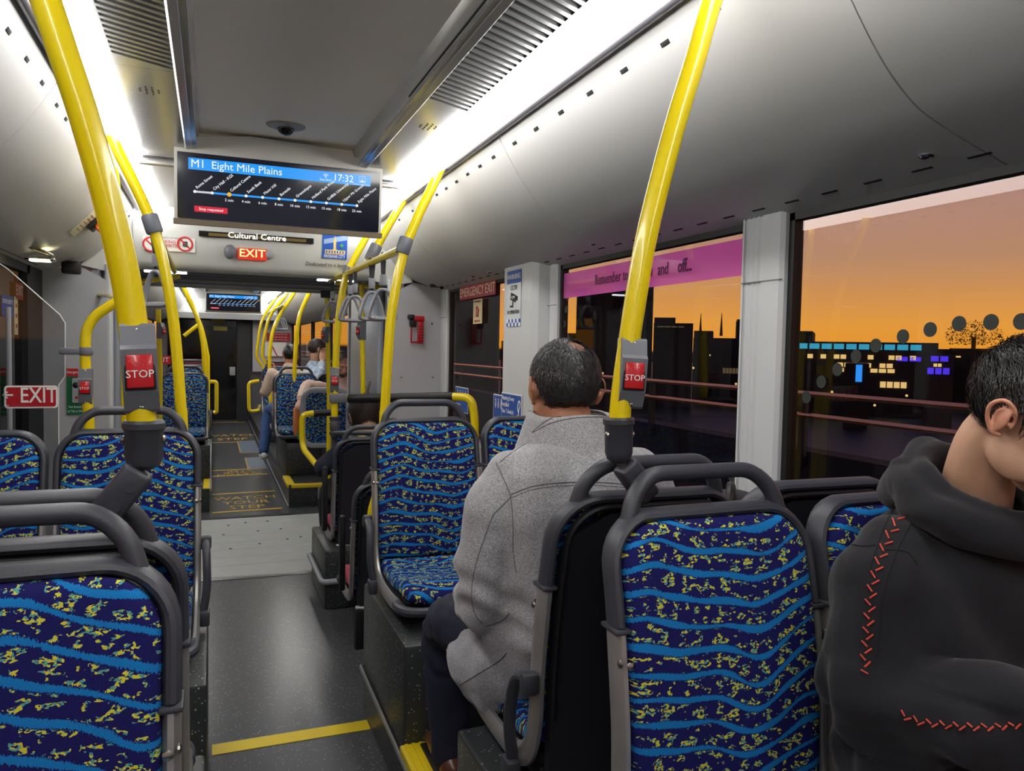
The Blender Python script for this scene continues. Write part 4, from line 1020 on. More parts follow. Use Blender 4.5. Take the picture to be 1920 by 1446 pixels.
def shp(pts,nm,m,d=.0035):
    mb=MB(); n=len(pts); mb.add([cp2(x,y,d) for x,y in pts],[tuple(range(n))]); me=mb.mesh(nm,m,ORG[t],smooth=False); return link_obj(nm,me,t)
shp([(-.9,.55),(.95,1),(.98,.6),(-.9,.15)],'light_beam',mat('emblem_light',(150,180,225),.5),.0028)
shp([(-.78,-.62),(.85,-.62),(.85,-.28),(-.78,-.28)],'hall',GOLD); shp([(-.2,-.28),(.2,-.28),(0,-.10)],'gable',GOLD)
shp([(-.11,-.28),(.09,-.28),(.09,.55),(.04,.7),(-.01,.95),(-.06,.7),(-.11,.55)],'clock_tower',GOLD,.004)
for i in range(7):
    x=-.70+.22*i; shp([(x,-.56),(x+.10,-.56),(x+.10,-.34),(x,-.34)],'window_mark',MATS['emblem_blue'],.0042)
mb=MB(); mb.lathe([(.012,0),(.012,.001)],12,M=Matrix.Rotation(PI/2,3,'X'),c=cp2(.55,.12,.0036)); mb.box(cp2(.55,-.15,.0036),(.003,.001,.03)); mb.obj('tree',mat('emblem_green',(30,130,80),.5),t)
text('BRISBANE CITY',.0285,cp2(0,-.82,.003),RX,HU,WHITE,t,bold=.03,sx=.68)
t=thing('slogan_lettering','thin italic slogan lettering printed under the blue city sticker','lettering',tuple(hp(620,495)))
text('Dedicated to a better Brisbane',.034,hp(572,494,.002),RX,HU,mat('print_dark',(50,50,52),.5),t,align='LEFT',ital=.3,sx=.94,name='letters')
t=thing('no_food_sticker','white prohibition sticker with two red struck-out circles on the header','sticker',tuple(hp(317,458)))
hplate(268,442,366,474,WHITE,t,'ground',.002,r=.006)
PR=mat('prohibit_red',(200,44,50),.5)
def ring(c,r,par):
    pts=[c+RX*math.cos(a)*r+HU*math.sin(a)*r for a in [2*PI*i/24 for i in range(24)]]
    mb=MB(); mb.sweep(pts,r*.13,ry=.0015,ref=(0,1,0),n=6,cyc=True); mb.sweep([pts[9],pts[21]],r*.11,ry=.0015,ref=(0,1,0),n=6); mb.obj('ring',PR,par)
for x in (283,347): ring(hp(x,458,.003),.040,t)
for i,(s_,y,z) in enumerate((('For the comfort and health of',446,.010),('SMOKING IS',454,.020),('PROHIBITED',461,.020),('FOOD OR DRINK',470,.015))):
    text(s_,z*1.25,hp(315,y,.0035),RX,HU,PR if i in (1,2,3) else MATS['print_dark'],t,bold=.02)
MB().box(hp(347,458,.003),(.026,.001,.03)).obj('cup_symbol',MATS['print_dark'],t)
# screw pairs and vents on header cheek
for x,y in ((174,456),(182,456),(174,465),(182,465)):
    pass
t=thing('coat_hooks','pair of small chrome studs on the slanted header cheek at left','hook',tuple(at(178,462,Y=4.93)))
for x in (174,183):
    MB().ball(at(x,466,Y=4.92),.010,10).obj('stud',CHROME,t); MB().ball(at(x,457,Y=4.92),.006,8).obj('stud',CHROME,t)

# ================================================================== notices on the right wall
XP=XW-.004
def wplate(y0,z0,y1,z1,X,m,par,name,th=.0015,r=0):
    return plate(Vector((X,(y0+y1)/2,(z0+z1)/2)),(0,-1,0),(0,0,1),abs(y0-y1),abs(z1-z0),th,r).obj(name,m,par,smooth=False)
def wtext(s_,size,y,z,X,m,par,**k): return text(s_,size,(X,y,z),(0,-1,0),(0,0,1),m,par,**k)
t=thing('emergency_exit_board','long red and cream emergency exit board over the dark window by the hammer','sign',(XP,4.27,1.79))
wplate(4.60,1.755,3.95,1.835,XP,SIGNRED,t,'panel',.003)
wtext('EMERGENCY EXIT',.078,4.275,1.795,XP-.0032,CREAM,t,bold=.03,sx=1.02)
t=thing('break_glass_notice','small cream upright notice with red figures under the emergency exit board','sticker',(XP,4.25,1.67))
wplate(4.33,1.60,4.17,1.745,XP,mat('notice_cream',(214,204,158),.5),t,'ground')
wtext('IN EMERGENCY',.017,4.25,1.73,XP-.002,SIGNRED,t,bold=.03); wtext('BREAK GLASS',.017,4.25,1.615,XP-.002,SIGNRED,t,bold=.03)
mb=MB(); mb.sweep([(XP-.002,4.27,1.64),(XP-.002,4.27,1.70)],.010,ry=.001,ref=(1,0,0),n=6); mb.sweep([(XP-.002,4.24,1.64),(XP-.002,4.23,1.68),(XP-.002,4.26,1.70)],.006,n=6); mb.obj('figure',SIGNRED,t)
# cctv strip on the boxed column
XC=1.372
t=thing('cctv_notice','vertical camera-warning notice with blue and white checks on the boxed column','sticker',(XC,3.46,1.70))
wplate(3.55,1.775,3.37,1.838,XC,BLUE,t,'title_band'); wtext('WARNING',.036,3.46,1.806,XC-.002,WHITE,t,bold=.02)
wplate(3.55,1.60,3.37,1.775,XC+.0005,mat('notice_pale',(206,210,212),.5),t,'ground',.001)
wtext('CCTV',.032,3.46,1.752,XC-.002,BLACKP,t,bold=.02); wtext('IN OPERATION',.025,3.46,1.634,XC-.002,BLACKP,t,bold=.02,sx=.9)
mb=MB(); Mr=Matrix.Rotation(.25,3,'X'); mb.box((XC-.001,3.465,1.706),(.002,.07,.036),M=Mr); mb.box((XC-.001,3.42,1.70),(.002,.025,.022),M=Mr); mb.box((XC-.001,3.47,1.672),(.002,.012,.03)); mb.box((XC-.001,3.485,1.663),(.002,.04,.010)); mb.obj('camera_symbol',BLACKP,t)
wtext('CCTV',.018,3.466,1.706,XC-.0024,WHITE,t,bold=.02)
for i in range(8):
    for j in range(2):
        if (i+j)%2==0: wplate(3.55-.0225*i,1.565+.0175*j,3.5275-.0225*i,1.5825+.0175*j,XC,BLUE,t,'check')
        else: wplate(3.55-.0225*i,1.565+.0175*j,3.5275-.0225*i,1.5825+.0175*j,XC,WHITE,t,'check')
def bluesign(y0,z0,y1,z1,X,lab,lines,figs=True):
    t=thing('information_sticker',lab,'sticker',(X,(y0+y1)/2,(z0+z1)/2))
    wplate(y0,z0,y1,z1,X,WHITE,t,'border',.001,.006); wplate(y0-.006,z0+.006,y1+.006,z1-.006,X-.001,BLUE,t,'ground',.001,.004)
    for (s_,sz,yy,zz) in lines: wtext(s_,sz,yy,zz,X-.0028,WHITE,t,bold=.02,align='LEFT')
    if figs:
        mb=MB()
        for i in range(4):
            y=y0+(y1-y0)*(.2+.2*i); z=z1-(z1-z0)*.30; hh=(z1-z0)*.2
            mb.box((X-.003,y,z),(.001,.010,hh)); mb.ball((X-.003,y,z+hh*.7),(.001,.006,.006),8); mb.box((X-.003,y,z-hh*.1),(.001,.018,hh*.5))
        mb.obj('figures',WHITE,t)
    return t
bluesign(4.66,1.05,4.40,1.21,XP,'blue sticker of standing figures low on the emergency window',[('Please stand clear',.014,4.64,1.10),('and hold on',.014,4.64,1.078)])
bluesign(3.94,1.02,3.73,1.205,XP-.005,'blue sticker of standing figures half behind the hearing loop sticker',[('Please vacate this seat',.012,3.92,1.075),('for others if asked',.012,3.92,1.055)])
t=bluesign(3.60,1.07,3.33,1.235,XC,'blue hearing loop sticker with an ear on the boxed column',[('Hearing Loop',.030,3.59,1.208),('Installed',.030,3.59,1.175),('Use T-Switch',.030,3.59,1.142),('Signal where available',.011,3.59,1.10)],False)
mb=MB(); mb.sweep(catmull([(XC-.003,3.365,1.15),(XC-.003,3.375,1.17),(XC-.003,3.365,1.20),(XC-.003,3.348,1.20),(XC-.003,3.345,1.18),(XC-.003,3.36,1.16),(XC-.003,3.365,1.135),(XC-.003,3.378,1.13)],4),.004,ry=.001,ref=(1,0,0),n=6); mb.obj('ear_symbol',WHITE,t)

# emergency hammer on the bulkhead
p=at(783,615,Y=4.95); t=thing('emergency_hammer','red emergency hammer in its black holder on the grey bulkhead','hammer',tuple(p))
HR=mat('hammer_red',(176,24,32),.35)
mb=MB(); mb.rbox(p+Vector((.015,-.02,-.03)),(.040,.02,.15),.006); mb.rbox(p+Vector((-.045,-.01,-.03)),(.010,.012,.13),.003); mb.rbox(p+Vector((-.015,-.01,-.095)),(.07,.012,.012),.003); mb.rbox(p+Vector((.0,-.022,.062)),(.08,.03,.034),.008); mb.obj('handle_frame',HR,t)
mb=MB(); mb.rbox(p+Vector((-.052,-.028,.070)),(.045,.034,.034),.008); mb.rbox(p+Vector((-.035,-.015,.035)),(.045,.025,.06),.006); mb.obj('hammer_head',BLK,t)
mb=MB()
for i in range(6): mb.box(p+Vector((.015,-.031,-.085+.019*i)),(.036,.004,.006))
mb.obj('grip_ribs',mat('hammer_dark_red',(110,10,16),.5),t)
for x,y in ((810,607),(752,707),(812,707)):
    MB().ball(at(x,y,Y=4.965),(.008,.005,.008),8).obj('screw',SCREW,bh)
# corner camera on the right, small downlights
t=thing('corner_camera','small black camera pod under the right cover at the bulkhead','camera',tuple(at(818,532,Y=4.85)))
MB().rbox(at(818,528,Y=4.85),(.075,.09,.06),.012,M=Matrix.Rotation(-.3,3,'X')).obj('body',BLK,t); MB().ball(at(828,538,Y=4.80),.016,10).obj('lens',mat('dome_black',(10,10,12),.05),t)
for x,y,lb in ((1738,291,'round chrome stud lamp under the cover above the nearest window'),(918,510,'small chrome stud lamp under the cover right of the corner camera'),(886,518,'tiny chrome stud lamp under the cover closest to the corner camera'),(1113,457,'small chrome stud lamp under the cover above the pink band')):
    r=at(x,y,X=1.36); 
    # project onto the lower cover
    dirv=(r-Vector((0,0,H))); k=1
    for it in range(200):
        k=.7+it*.003; q=Vector((0,0,H))+dirv*k
        zc=1.885-(q.x-1.29)*.28
        if q.z>=zc and q.x>1.2: break
    t=thing('stud_lamp',lb,'lamp',tuple(q)); MB().lathe([(.016,.004),(.017,-.002),(.012,-.006),(.006,-.004)],20,c=q).obj('ring',CHROME,t); MB().ball(q+Vector((0,0,-.003)),(.007,.007,.004),10).obj('lens',BLK,t)

# ================================================================== left side notices and door fittings
# glass wind screen with exit board
gs=thing('glass_screen','clear glass wind screen with a slanted corner beside the left doors','screen',(-.72,YC,.9))
gpts=[at(15,505,Y=YC),at(112,590,Y=YC),at(122,606,Y=YC),at(122,705,Y=YC),at(110,722,Y=YC),at(110,800,Y=YC)]
po=[(-.90,.25),(-.90,gpts[0].z+.10)]+[(g.x,g.z) for g in gpts]+[(gpts[-1].x,.25)]
me=bpy.data.meshes.new('pane'); vs=[(x-ORG[gs].x,YC-ORG[gs].y,z-ORG[gs].z) for x,z in po]; me.from_pydata(vs,[],[tuple(range(len(vs)))]); me.materials.append(CLGLASS); link_obj('pane',me,gs)
MB().sweep([(x,YC,z) for x,z in po[1:]],.0022,n=6).obj('polished_edge',mat('edge_white',(225,230,232),.3),gs)
t=thing('exit_board','red exit board with a left arrow and white border on the glass screen','sign',tuple(at(58,743,Y=YC-.01)))
a=at(8,723,Y=YC-.012); b=at(109,765,Y=YC-.012); cc=(a+b)/2; U0=Vector((0,0,1))
plate(cc,RX,U0,b.x-a.x,a.z-b.z,.003,.012).obj('border',WHITE,t,smooth=False); plate(cc+Vector((0,-.003,0)),RX,U0,b.x-a.x-.014,a.z-b.z-.014,.002,.008).obj('ground',SIGNRED,t,smooth=False)
text('EXIT',.088,cc+Vector((.026,-.0055,.004)),RX,U0,WHITE,t,bold=.05,sx=.73)
mb=MB(); ac=cc+Vector((-.080,-.006,.008)); mb.box(ac,(.034,.001,.007)); mb.box(ac+Vector((-.010,0,.006)),(.022,.001,.006),M=Matrix.Rotation(-.75,3,'Y')); mb.box(ac+Vector((-.010,0,-.006)),(.022,.001,.006),M=Matrix.Rotation(.75,3,'Y')); mb.obj('arrow',WHITE,t)
mb=MB(); 
for i in range(9): mb.ball(cc+Vector((-.06+.005*i,-.006,-.034+(i%2)*.004)),.0012,6)
mb.obj('braille_dots',mat('braille2',(210,90,100),.5),t)
mb=MB(); ac=cc+Vector((-.084,-.006,-.034)); mb.box(ac,(.014,.001,.002)); mb.box(ac+Vector((-.005,0,.002)),(.007,.001,.002),M=Matrix.Rotation(-.75,3,'Y')); mb.box(ac+Vector((-.005,0,-.002)),(.007,.001,.002),M=Matrix.Rotation(.75,3,'Y')); mb.obj('small_arrow',WHITE,t)
# emergency help intercom
t=thing('emergency_help_panel','green and red emergency help panel with intercom on the left bulkhead','intercom',tuple(at(141,733,Y=4.95)))
def bp(x,y,d=0): 
    p=at(x,y,Y=4.962); return Vector((p.x,4.962-d,p.z))
def bplate(x0,y0,x1,y1,m,par,nm,th=.003,d=0,r=0):
    a=bp(x0,y0,d); b=bp(x1,y1,d); return plate((a+b)/2,RX,U0,b.x-a.x,a.z-b.z,th,r).obj(nm,m,par,smooth=False)
bplate(125,691,163,777,mat('help_green',(16,104,62),.45),t,'ground'); bplate(125,691,163,706,mat('help_red',(190,30,40),.45),t,'title_band',.0045)
text('Emergency Help',.021,bp(144,698,.006),RX,U0,WHITE,t,bold=.02,sx=.72); text('Push Button for',.017,bp(144,763,.0045),RX,U0,WHITE,t,bold=.02,sx=.75); text('to Talk to Driver',.017,bp(144,771,.0045),RX,U0,WHITE,t,bold=.02,sx=.75)
bplate(136,709,152,755,LGP,t,'intercom_plate',.014,r=.006)
MB().ball(bp(143.5,722,.014),(.018,.008,.018),12).obj('speaker',BLK,t); MB().ball(bp(144.5,745,.014),(.009,.006,.009),10).obj('push_button',HR,t)
# orange emergency valve on the left cover and its cream notice
cq=at(183,412,Y=4.35); cq=Vector((-.475,4.35,1.975))
def lcover(x,y,Yv,dd=.012):
    """point of the left cover seen at a spot of the photo"""
    o=Vector((0,0,H)); r=MC@Vector((x-CX,y-CY,FPX)); best=None
    for i in range(len(PROF)-1):
        (x0,z0),(x1,z1)=PROF[i],PROF[i+1]; x0=mx(x0,-1);x1=mx(x1,-1)
        # plane through (x0,*,z0),(x1,*,z1)
        n=Vector((z1-z0,0,-(x1-x0))); t_=((Vector((x0,0,z0))-o).dot(n))/r.dot(n); p=o+r*t_
        if min(z0,z1)-1e-4<=p.z<=max(z0,z1)+1e-4 and t_>0:
            nn=n.normalized(); 
            if nn.dot(o-p)<0: nn=-nn
            best=(p+nn*dd,nn,Vector((x1-x0,0,z1-z0)).normalized())
    return best
q=lcover(180,411,0)
if q:
    p,nn,dn=q; t=thing('emergency_valve','orange emergency door handle in a black recess on the left cover','emergency handle',tuple(p))
    yv=Vector((0,1,0)); M=Matrix((yv,-dn,nn)).transposed()
    MB().rbox(p,(.13,.12,.02),.006,M=M).obj('recess_plate',BLK,t)
    OR=mat('valve_orange',(226,110,26),.35)
    mb=MB(); mb.rbox(p+nn*.02,(.07,.07,.025),.012,M=M); mb.sweep(fillet([p+M@Vector((-.03,-.03,.02)),p+M@Vector((-.035,-.035,.045)),p+M@Vector((.035,-.035,.045)),p+M@Vector((.03,-.03,.02))],.02),.008,n=8); mb.obj('turn_handle',OR,t)
    p2,n2,d2=lcover(157,419,0,.002); t=thing('valve_notice','cream printed notice beside the orange emergency handle','sticker',tuple(p2))
    MB().rbox(p2,(.13,.15,.002),.0008,M=Matrix((yv,-d2,n2)).transposed()).obj('ground',mat('notice_cream2',(226,222,186),.5),t)
    for k in range(5): MB().box(p2+d2*(-.05+.022*k)+n2*.0015,(.09,.005,.0006),M=Matrix((yv,-d2,n2)).transposed()).obj('print_line',mat('notice_line',(170,90,80),.5),t)
# lamps over the door
t=thing('door_lamp','oval bright lamp above the left doors, lower of two','lamp',tuple(at(76,486,Y=4.25)))
pp=at(76,486,Y=4.25); MB().rbox(pp,(.13,.05,.02),.010).obj('bezel',CHROME,t); MB().rbox(pp+Vector((0,-.004,-.006)),(.09,.045,.014),.006).obj('lens',mat('door_lamp_lens',(255,250,210),.4,emit=(255,244,190),es=4),t)
q=lcover(72,468,0,.006)
t=thing('door_lamp','broad glowing lamp recessed in the left cover above the oval lamp','lamp',tuple(q[0] if q else at(72,466,Y=4.3)))
pp=q[0] if q else at(72,466,Y=4.3); MB().rbox(pp,(.10,.24,.014),.006,M=Matrix.Rotation(.3,3,'Y')).obj('glass',mat('lamp_olive',(150,140,96),.2),t); MB().rbox(pp+Vector((.02,.06,-.004)),(.05,.10,.014),.006,M=Matrix.Rotation(.3,3,'Y')).obj('lens',MATS['door_lamp_lens'],t)
t=thing('door_camera','small black camera box at the top of the left bulkhead','camera',tuple(at(130,500,Y=4.8)))
MB().rbox(at(134,502,Y=4.8),(.09,.07,.07),.01).obj('body',BLK,t)
# stickers on the door glass
t=thing('door_exit_sticker','small faded red exit sticker high on the dark left door glass','sticker',(XL+.02,4.35,1.70))
pc=at(36,546,X=XL+.012); plate(pc,(0,1,0),(0,0,1),.16,.085,.001).obj('ground',SIGNRED,t,smooth=False); text('EXIT',.075,pc+Vector((.002,0,0)),(0,1,0),(0,0,1),CREAM,t,bold=.02)
t=thing('door_safety_sticker','blue sticker strip on the left door glass at the photo\'s left edge','sticker',(XL+.02,4.3,1.6))
pc=at(14,574,X=XL+.012); plate(pc,(0,1,0),(0,0,1),.22,.10,.001).obj('ground',BLUE,t,smooth=False); text('DOOR SAFETY',.03,pc+Vector((.002,0,.02)),(0,1,0),(0,0,1),WHITE,t)
t=thing('door_guide_sticker','narrow cream sticker with small figures below the exit sticker on the door glass','sticker',(XL+.02,4.4,1.55))
pc=at(30,592,X=XL+.012); plate(pc,(0,1,0),(0,0,1),.07,.19,.001).obj('ground',mat('notice_cream',(214,204,158),.5),t,smooth=False)
mb=MB(); 
for i in range(3): mb.box(pc+Vector((.002,0,-.05+.05*i)),(.001,.03,.02))
mb.obj('print',SIGNRED,t)
# far red notices
t=thing('far_red_notice','red notice on the wall above the far seats right of the second display','sign',tuple(at(524,632,Y=13)))
plate(at(522,632,Y=14.85),RX,U0,.42,.15,.004).obj('ground',SIGNRED,t,smooth=False)
for i in range(3): text('Please give up this seat',.035,at(522,627+5*i,Y=14.83),RX,U0,WHITE,t)
t=thing('far_map_notice','white route map poster below the far red notice','poster',tuple(at(520,655,Y=14.85)))
plate(at(517,655,Y=14.85),RX,U0,.38,.26,.004).obj('sheet',WHITE,t,smooth=False); MB().sweep([at(508,645,Y=14.83),at(520,668,Y=14.83)],.008,n=6).obj('map_line',SIGNRED,t)
t=thing('far_exit_board','small red exit board seen beyond the joint on the left','sign',tuple(at(303,675,Y=8.9)))
plate(at(303,675,Y=8.9),RX,U0,.18,.09,.004,.006).obj('ground',SIGNRED,t,smooth=False); MB().rbox(at(303,675,Y=8.93)-Vector((0,0,.46)),(.02,.02,.95),.004).obj('post',LGP,t); text('EXIT',.07,at(303,675,Y=8.89),RX,U0,WHITE,t,bold=.02)

# ================================================================== outside: dusk skyline across the river
GND=-9.0
gt=thing('ground_1','dark river bank and water in the dusk',kind='structure',loc=(60,40,GND)); 
MB().box2((6,-120,GND-.5),(900,700,GND)).obj('bank',mat('bank_dark',(20,20,26),.5),gt)
NIGHT=mat('building_dark',(30,28,34),.8); NIGHT2=mat('building_grey_night',(58,58,64),.8); NIGHT3=mat('building_black',(16,15,19),.8)
WARM=mat('lit_window_warm',(40,30,20),.5,emit=(236,196,120),es=1.0); TEAL=mat('lit_band_teal',(10,30,36),.5,emit=(52,158,186),es=1); VIO=mat('lit_violet',(20,10,50),.5,emit=(74,50,220),es=1.1); BLU=mat('lit_blue',(10,30,60),.5,emit=(44,140,230),es=1.2); DIMW=mat('dim_window',(24,22,20),.5,emit=(84,70,50),es=1)
def outside(px_,py_,dist):
    r=MC@Vector((px_-CX,py_-CY,FPX)); k=dist/math.hypot(r.x,r.y); return Vector((r.x*k,r.y*k,H+r.z*k))
def building(label,x0,x1,ytop,dist,m=NIGHT,depth=25,lit=None,name='office_building',cat='building',roof=None):
    a=outside(x0,ytop,dist); b=outside(x1,ytop,dist); top=max((a.z+b.z)/2,GND+6)
    d=Vector((b.x-a.x,b.y-a.y,0)); L=d.length; d.normalize(); n=Vector((-d.y,d.x,0)); 
    if n.dot(Vector((a.x,a.y,0)))<0: n=-n
    c=Vector(((a.x+b.x)/2,(a.y+b.y)/2,GND)); t=thing(name,label,cat,tuple(c),group='skyline across the river')
    M=Matrix((d,n,Vector((0,0,1)))).transposed()
    MB().box(c+n*depth/2+Vector((0,0,(top-GND)/2)),(L,depth,top-GND),M=M).obj('wall',m,t,smooth=False)
    if roof:
        for (u0,u1,hh) in roof:
            MB().box(c+d*(L*((u0+u1)/2-.5))+n*depth/2+Vector((0,0,top-GND+hh/2)),(L*(u1-u0),depth*.7,hh),M=M).obj('roof_block',m,t,smooth=False)
    if lit:
        for (u0,u1,py0,py1,mm,cnt) in lit:
            za=outside((x0+x1)/2,py0,dist).z; zb=outside((x0+x1)/2,py1,dist).z
            for i in range(cnt):
                ua=u0+(u1-u0)*i/cnt; ub=ua+(u1-u0)/cnt*(.82 if cnt>1 else 1)
                if mm is WARM and cnt>3 and random.random()<.22: continue
                MB().box(c+d*(L*((ua+ub)/2-.5))-n*.15+Vector((0,0,(za+zb)/2-GND)),(L*(ub-ua),.3,abs(za-zb)),M=M).obj('window',mm,t,smooth=False)
    return t
building('long low building with a teal lit roof band outside the nearest window',1400,1760,641,150,NIGHT,25,
  [(.22,.93,645,655,TEAL,11),(.34,.90,665,673,WARM,16),(.50,.86,680,688,WARM,10),(.5,.80,690,697,WARM,7),(.62,.86,713,724,WARM,7),(.80,.93,667,675,VIO,2)],roof=[(.23,.36,2.0),(.0,.2,1.0)])
building('dark block with a glowing blue panel left of the violet lit building',1585,1630,682,120,NIGHT3,12,[(.45,.72,684,716,BLU,1)])
building('violet lit block to the right of the teal banded building',1735,1790,664,122,NIGHT,15,[(.2,.85,668,678,VIO,2),(.1,.9,690,702,VIO,3),(.3,.6,682,688,WARM,2)])
building('long dark hill-like block at the right end of the skyline',1780,2300,656,170,NIGHT3,30,[(.03,.05,672,675,WARM,1),(.12,.14,690,693,WARM,1)])
building('tall dark tower seen just beside the nearest right pole',1108,1150,548,130,NIGHT3,20)
building('tall grey tower with dim window ribs, between the pole and the skyline',1150,1226,530,140,NIGHT3,20,[(.3+.12*i,.36+.12*i,545,690,NIGHT2,1) for i in range(5)])
building('stepped dark block with lit roof rail right of the grey tower',1226,1300,606,150,NIGHT,20,[(.1,.8,612,614,DIMW,4)],roof=[(.0,.55,1.2)])
building('low dark block with two thin masts behind the coated man\'s window',1300,1405,634,170,NIGHT,20,[(.3,.32,665,668,WARM,1),(.55,.9,690,700,DIMW,6),(.85,.95,655,662,WARM,1)],roof=[(0,.35,1.6),(.78,1,4.2)])
building('dark block with few lamps at the left edge of the pink band window',1046,1108,625,150,NIGHT,20,[(.2,.3,690,693,WARM,1)],roof=[(.55,1,9)])
building('dark tower filling the emergency exit window beyond the column',700,940,430,90,NIGHT3,20,[(.1,.14,640,643,WARM,1),(.3,.34,655,658,WARM,1),(.5,.52,610,613,WARM,1),(.4,.55,634,638,WARM,3)])
building('wide dark slab block seen between the column and the exit window',940,1046,640,160,NIGHT3,20)
building('far dark blocks low behind the rails',1405,2300,655,260,NIGHT3,20)
for x,hh in ((1313,12),(1352,13)):
    p=outside(x,630,172); t=thing('radio_mast','thin lattice mast on the skyline, %s of two'%('left' if x==1313 else 'right'),'mast',tuple(p),group='skyline masts'); MB().sweep([p,p+Vector((0,0,5))],.12,n=4,radii=[.35,.05]).obj('lattice',NIGHT3,t)
# silhouetted tree
p=outside(1825,655,110); t=thing('silhouette_tree','round dark tree silhouette against the orange sky at right','tree',tuple(p))
MB().sweep([p-Vector((0,0,3)),p+Vector((0,0,1.5))],.25,n=6).obj('trunk',NIGHT3,t)
mb=MB()
for i in range(900):
    a=random.uniform(0,2*PI); r=math.sqrt(random.random())*3.1; zz=random.uniform(-.2,1)*2.6*(1-(r/3.4)**2)**.5; q=p+Vector((math.cos(a)*r,math.sin(a)*r,1.0+zz)); s=.16
    v=[q+Vector((random.uniform(-s,s),random.uniform(-s,s),random.uniform(-s,s))) for _ in range(3)]; mb.add(v,[(0,1,2)])
o=mb.obj('foliage',mat('foliage_dark',(26,22,20),.9),t,smooth=False); o['kind']='stuff'
# riverside scattered lamps
for i,(x,y) in enumerate(((1455,705),(1700,742),(1850,705),(1822,714),(1560,735),(1640,760),(1300,690),(1130,700),(1380,720))):
    p=outside(x,y,100); t=thing('shore_lamp','tiny warm lamp point on the dark far shore','lamp',tuple(p),group='tiny far shore lamps'); MB().ball(p,.16,6).obj('globe',WARM,t)
# bridge railing beside the bus
BR=mat('bridge_rail_metal',(250,196,150),.25,.8)  # orange reflection of the sunset sky is mixed into the metal colour
for z,xx,lb in ((H-.255,3.7,'upper copper-lit horizontal rail of the bridge parapet outside'),(H-.40,3.7,'lower copper-lit horizontal rail of the bridge parapet outside')):
    t=thing('bridge_rail',lb,'railing',(xx,5,z)); MB().sweep([(xx,-3,z),(xx,60,z)],.018,n=8).obj('tube',BR,t)
t=thing('bridge_parapet','dark concrete bridge parapet and deck outside the right windows','parapet',(3.9,5,-.5))
MB().box2((3.75,-3,-1.6),(3.95,60,.80)).obj('wall',mat('concrete_dark',(44,43,46),.9),t); MB().box2((1.7,-3,-1.6),(3.75,60,-.9)).obj('deck',mat('concrete_dark',(44,43,46),.9),t)
for k in range(16):
    y=.2+k*1.9; MB().box2((3.70,y,.7),(3.74,y+.05,1.2)).obj('post',mat('post_dark',(34,32,34),.6),t)
# ================================================================== people
def blob(name, mb, voxel, mat_, parent, it=4, disp=None, label=None, keep=None):
    """merge overlapping closed volumes into one smooth skin"""
    off=ORG.get(parent,Vector((0,0,0)))
    me=bpy.data.meshes.new('tmp'); me.from_pydata([tuple(p) for p in mb.v],[],mb.f)
    bm=bmesh.new(); bm.from_mesh(me); bmesh.ops.recalc_face_normals(bm,faces=bm.faces); bm.to_mesh(me); bm.free()
    o=bpy.data.objects.new('tmp',me); COL.objects.link(o)
    r=o.modifiers.new('r','REMESH'); r.mode='VOXEL'; r.voxel_size=voxel
    s=o.modifiers.new('s','SMOOTH'); s.iterations=it; s.factor=.5
    dg=bpy.context.evaluated_depsgraph_get(); dg.update()
    m2=bpy.data.meshes.new_from_object(o.evaluated_get(dg)); bpy.data.objects.remove(o); bpy.data.meshes.remove(me)
    m2.name=name
    if disp:
        ns=[v.normal.copy() for v in m2.vertices]; cs=[v.co.copy() for v in m2.vertices]
        for v,n_,c in zip(m2.vertices,ns,cs): v.co=c+n_*disp(c,n_)
    for v in m2.vertices: v.co-=off
    m2.shade_smooth(); m2.materials.clear(); m2.materials.append(mat_)
    return link_obj(name,m2,parent,label)
def limb(mb, pts, radii, rad2=None, k=5, n=16, ref=None):
    P=[Vector(p) for p in pts]; Q=catmull(P,k) if len(P)>2 else [P[0].lerp(P[1],i/6) for i in range(7)]
    m=len(Q); kk=(m-1)/(len(P)-1)
    def interp(R,i):
        t=i/kk; a=min(int(t),len(R)-2); f=t-a; f=f*f*(3-2*f) if len(P)>2 else f; return R[a]*(1-f)+R[a+1]*f
    ra=[interp(radii,i) for i in range(m)]; rb=[interp(rad2 or radii,i) for i in range(m)]
    mb.sweep(Q,1,radii=ra,rad2=rb,n=n,ref=ref); mb.ball(Q[0],min(ra[0],rb[0]),12); mb.ball(Q[-1],min(ra[-1],rb[-1]),12)
def hand(mb, wrist, direction, palm_n, thumb_side, size=1.0, curl=.5):
    """five separate fingers growing from a palm; palm_n = way the palm looks"""
    d=Vector(direction).normalized(); n=Vector(palm_n); n=(n-d*n.dot(d)).normalized(); s=d.cross(n).normalized()*thumb_side
    w=Vector(wrist); S=size
    M=Matrix((s,d,n)).transposed()
    mb.ball(w+d*.045*S,(.040*S,.052*S,.015*S),14,M=M)
    for i,(off,L) in enumerate(((.030,.070),(.010,.080),(-.010,.074),(-.029,.058))):
        b=w+d*.080*S+s*off*S; pts=[b-d*.02*S,b]
        a=0; p=b
        for j in range(3):
            a+=curl*(.35+.3*j); q=p+(d*math.cos(a)+n*math.sin(a))*L*S/3; pts.append(q); p=q
        limb(mb,pts,[.0085*S,.0088*S,.0082*S,.0075*S,.0065*S],k=3,n=10)
    b=w+d*.02*S+s*.028*S; limb(mb,[b,b+(s*.028+d*.018+n*.006)*S,b+(s*.042+d*.045+n*.014)*S,b+(s*.040+d*.068+n*.022)*S],[.013*S,.011*S,.0095*S,.0075*S],k=3,n=10)
def HM(center, yaw, pitch=0, roll=0):
    """head frame: face +y, up z; yaw turns about z, pitch>0 looks down"""
    return Matrix.Translation(Vector(center)) @ Matrix.Rotation(yaw,4,'Z') @ Matrix.Rotation(roll,4,'Y') @ Matrix.Rotation(-pitch,4,'X')
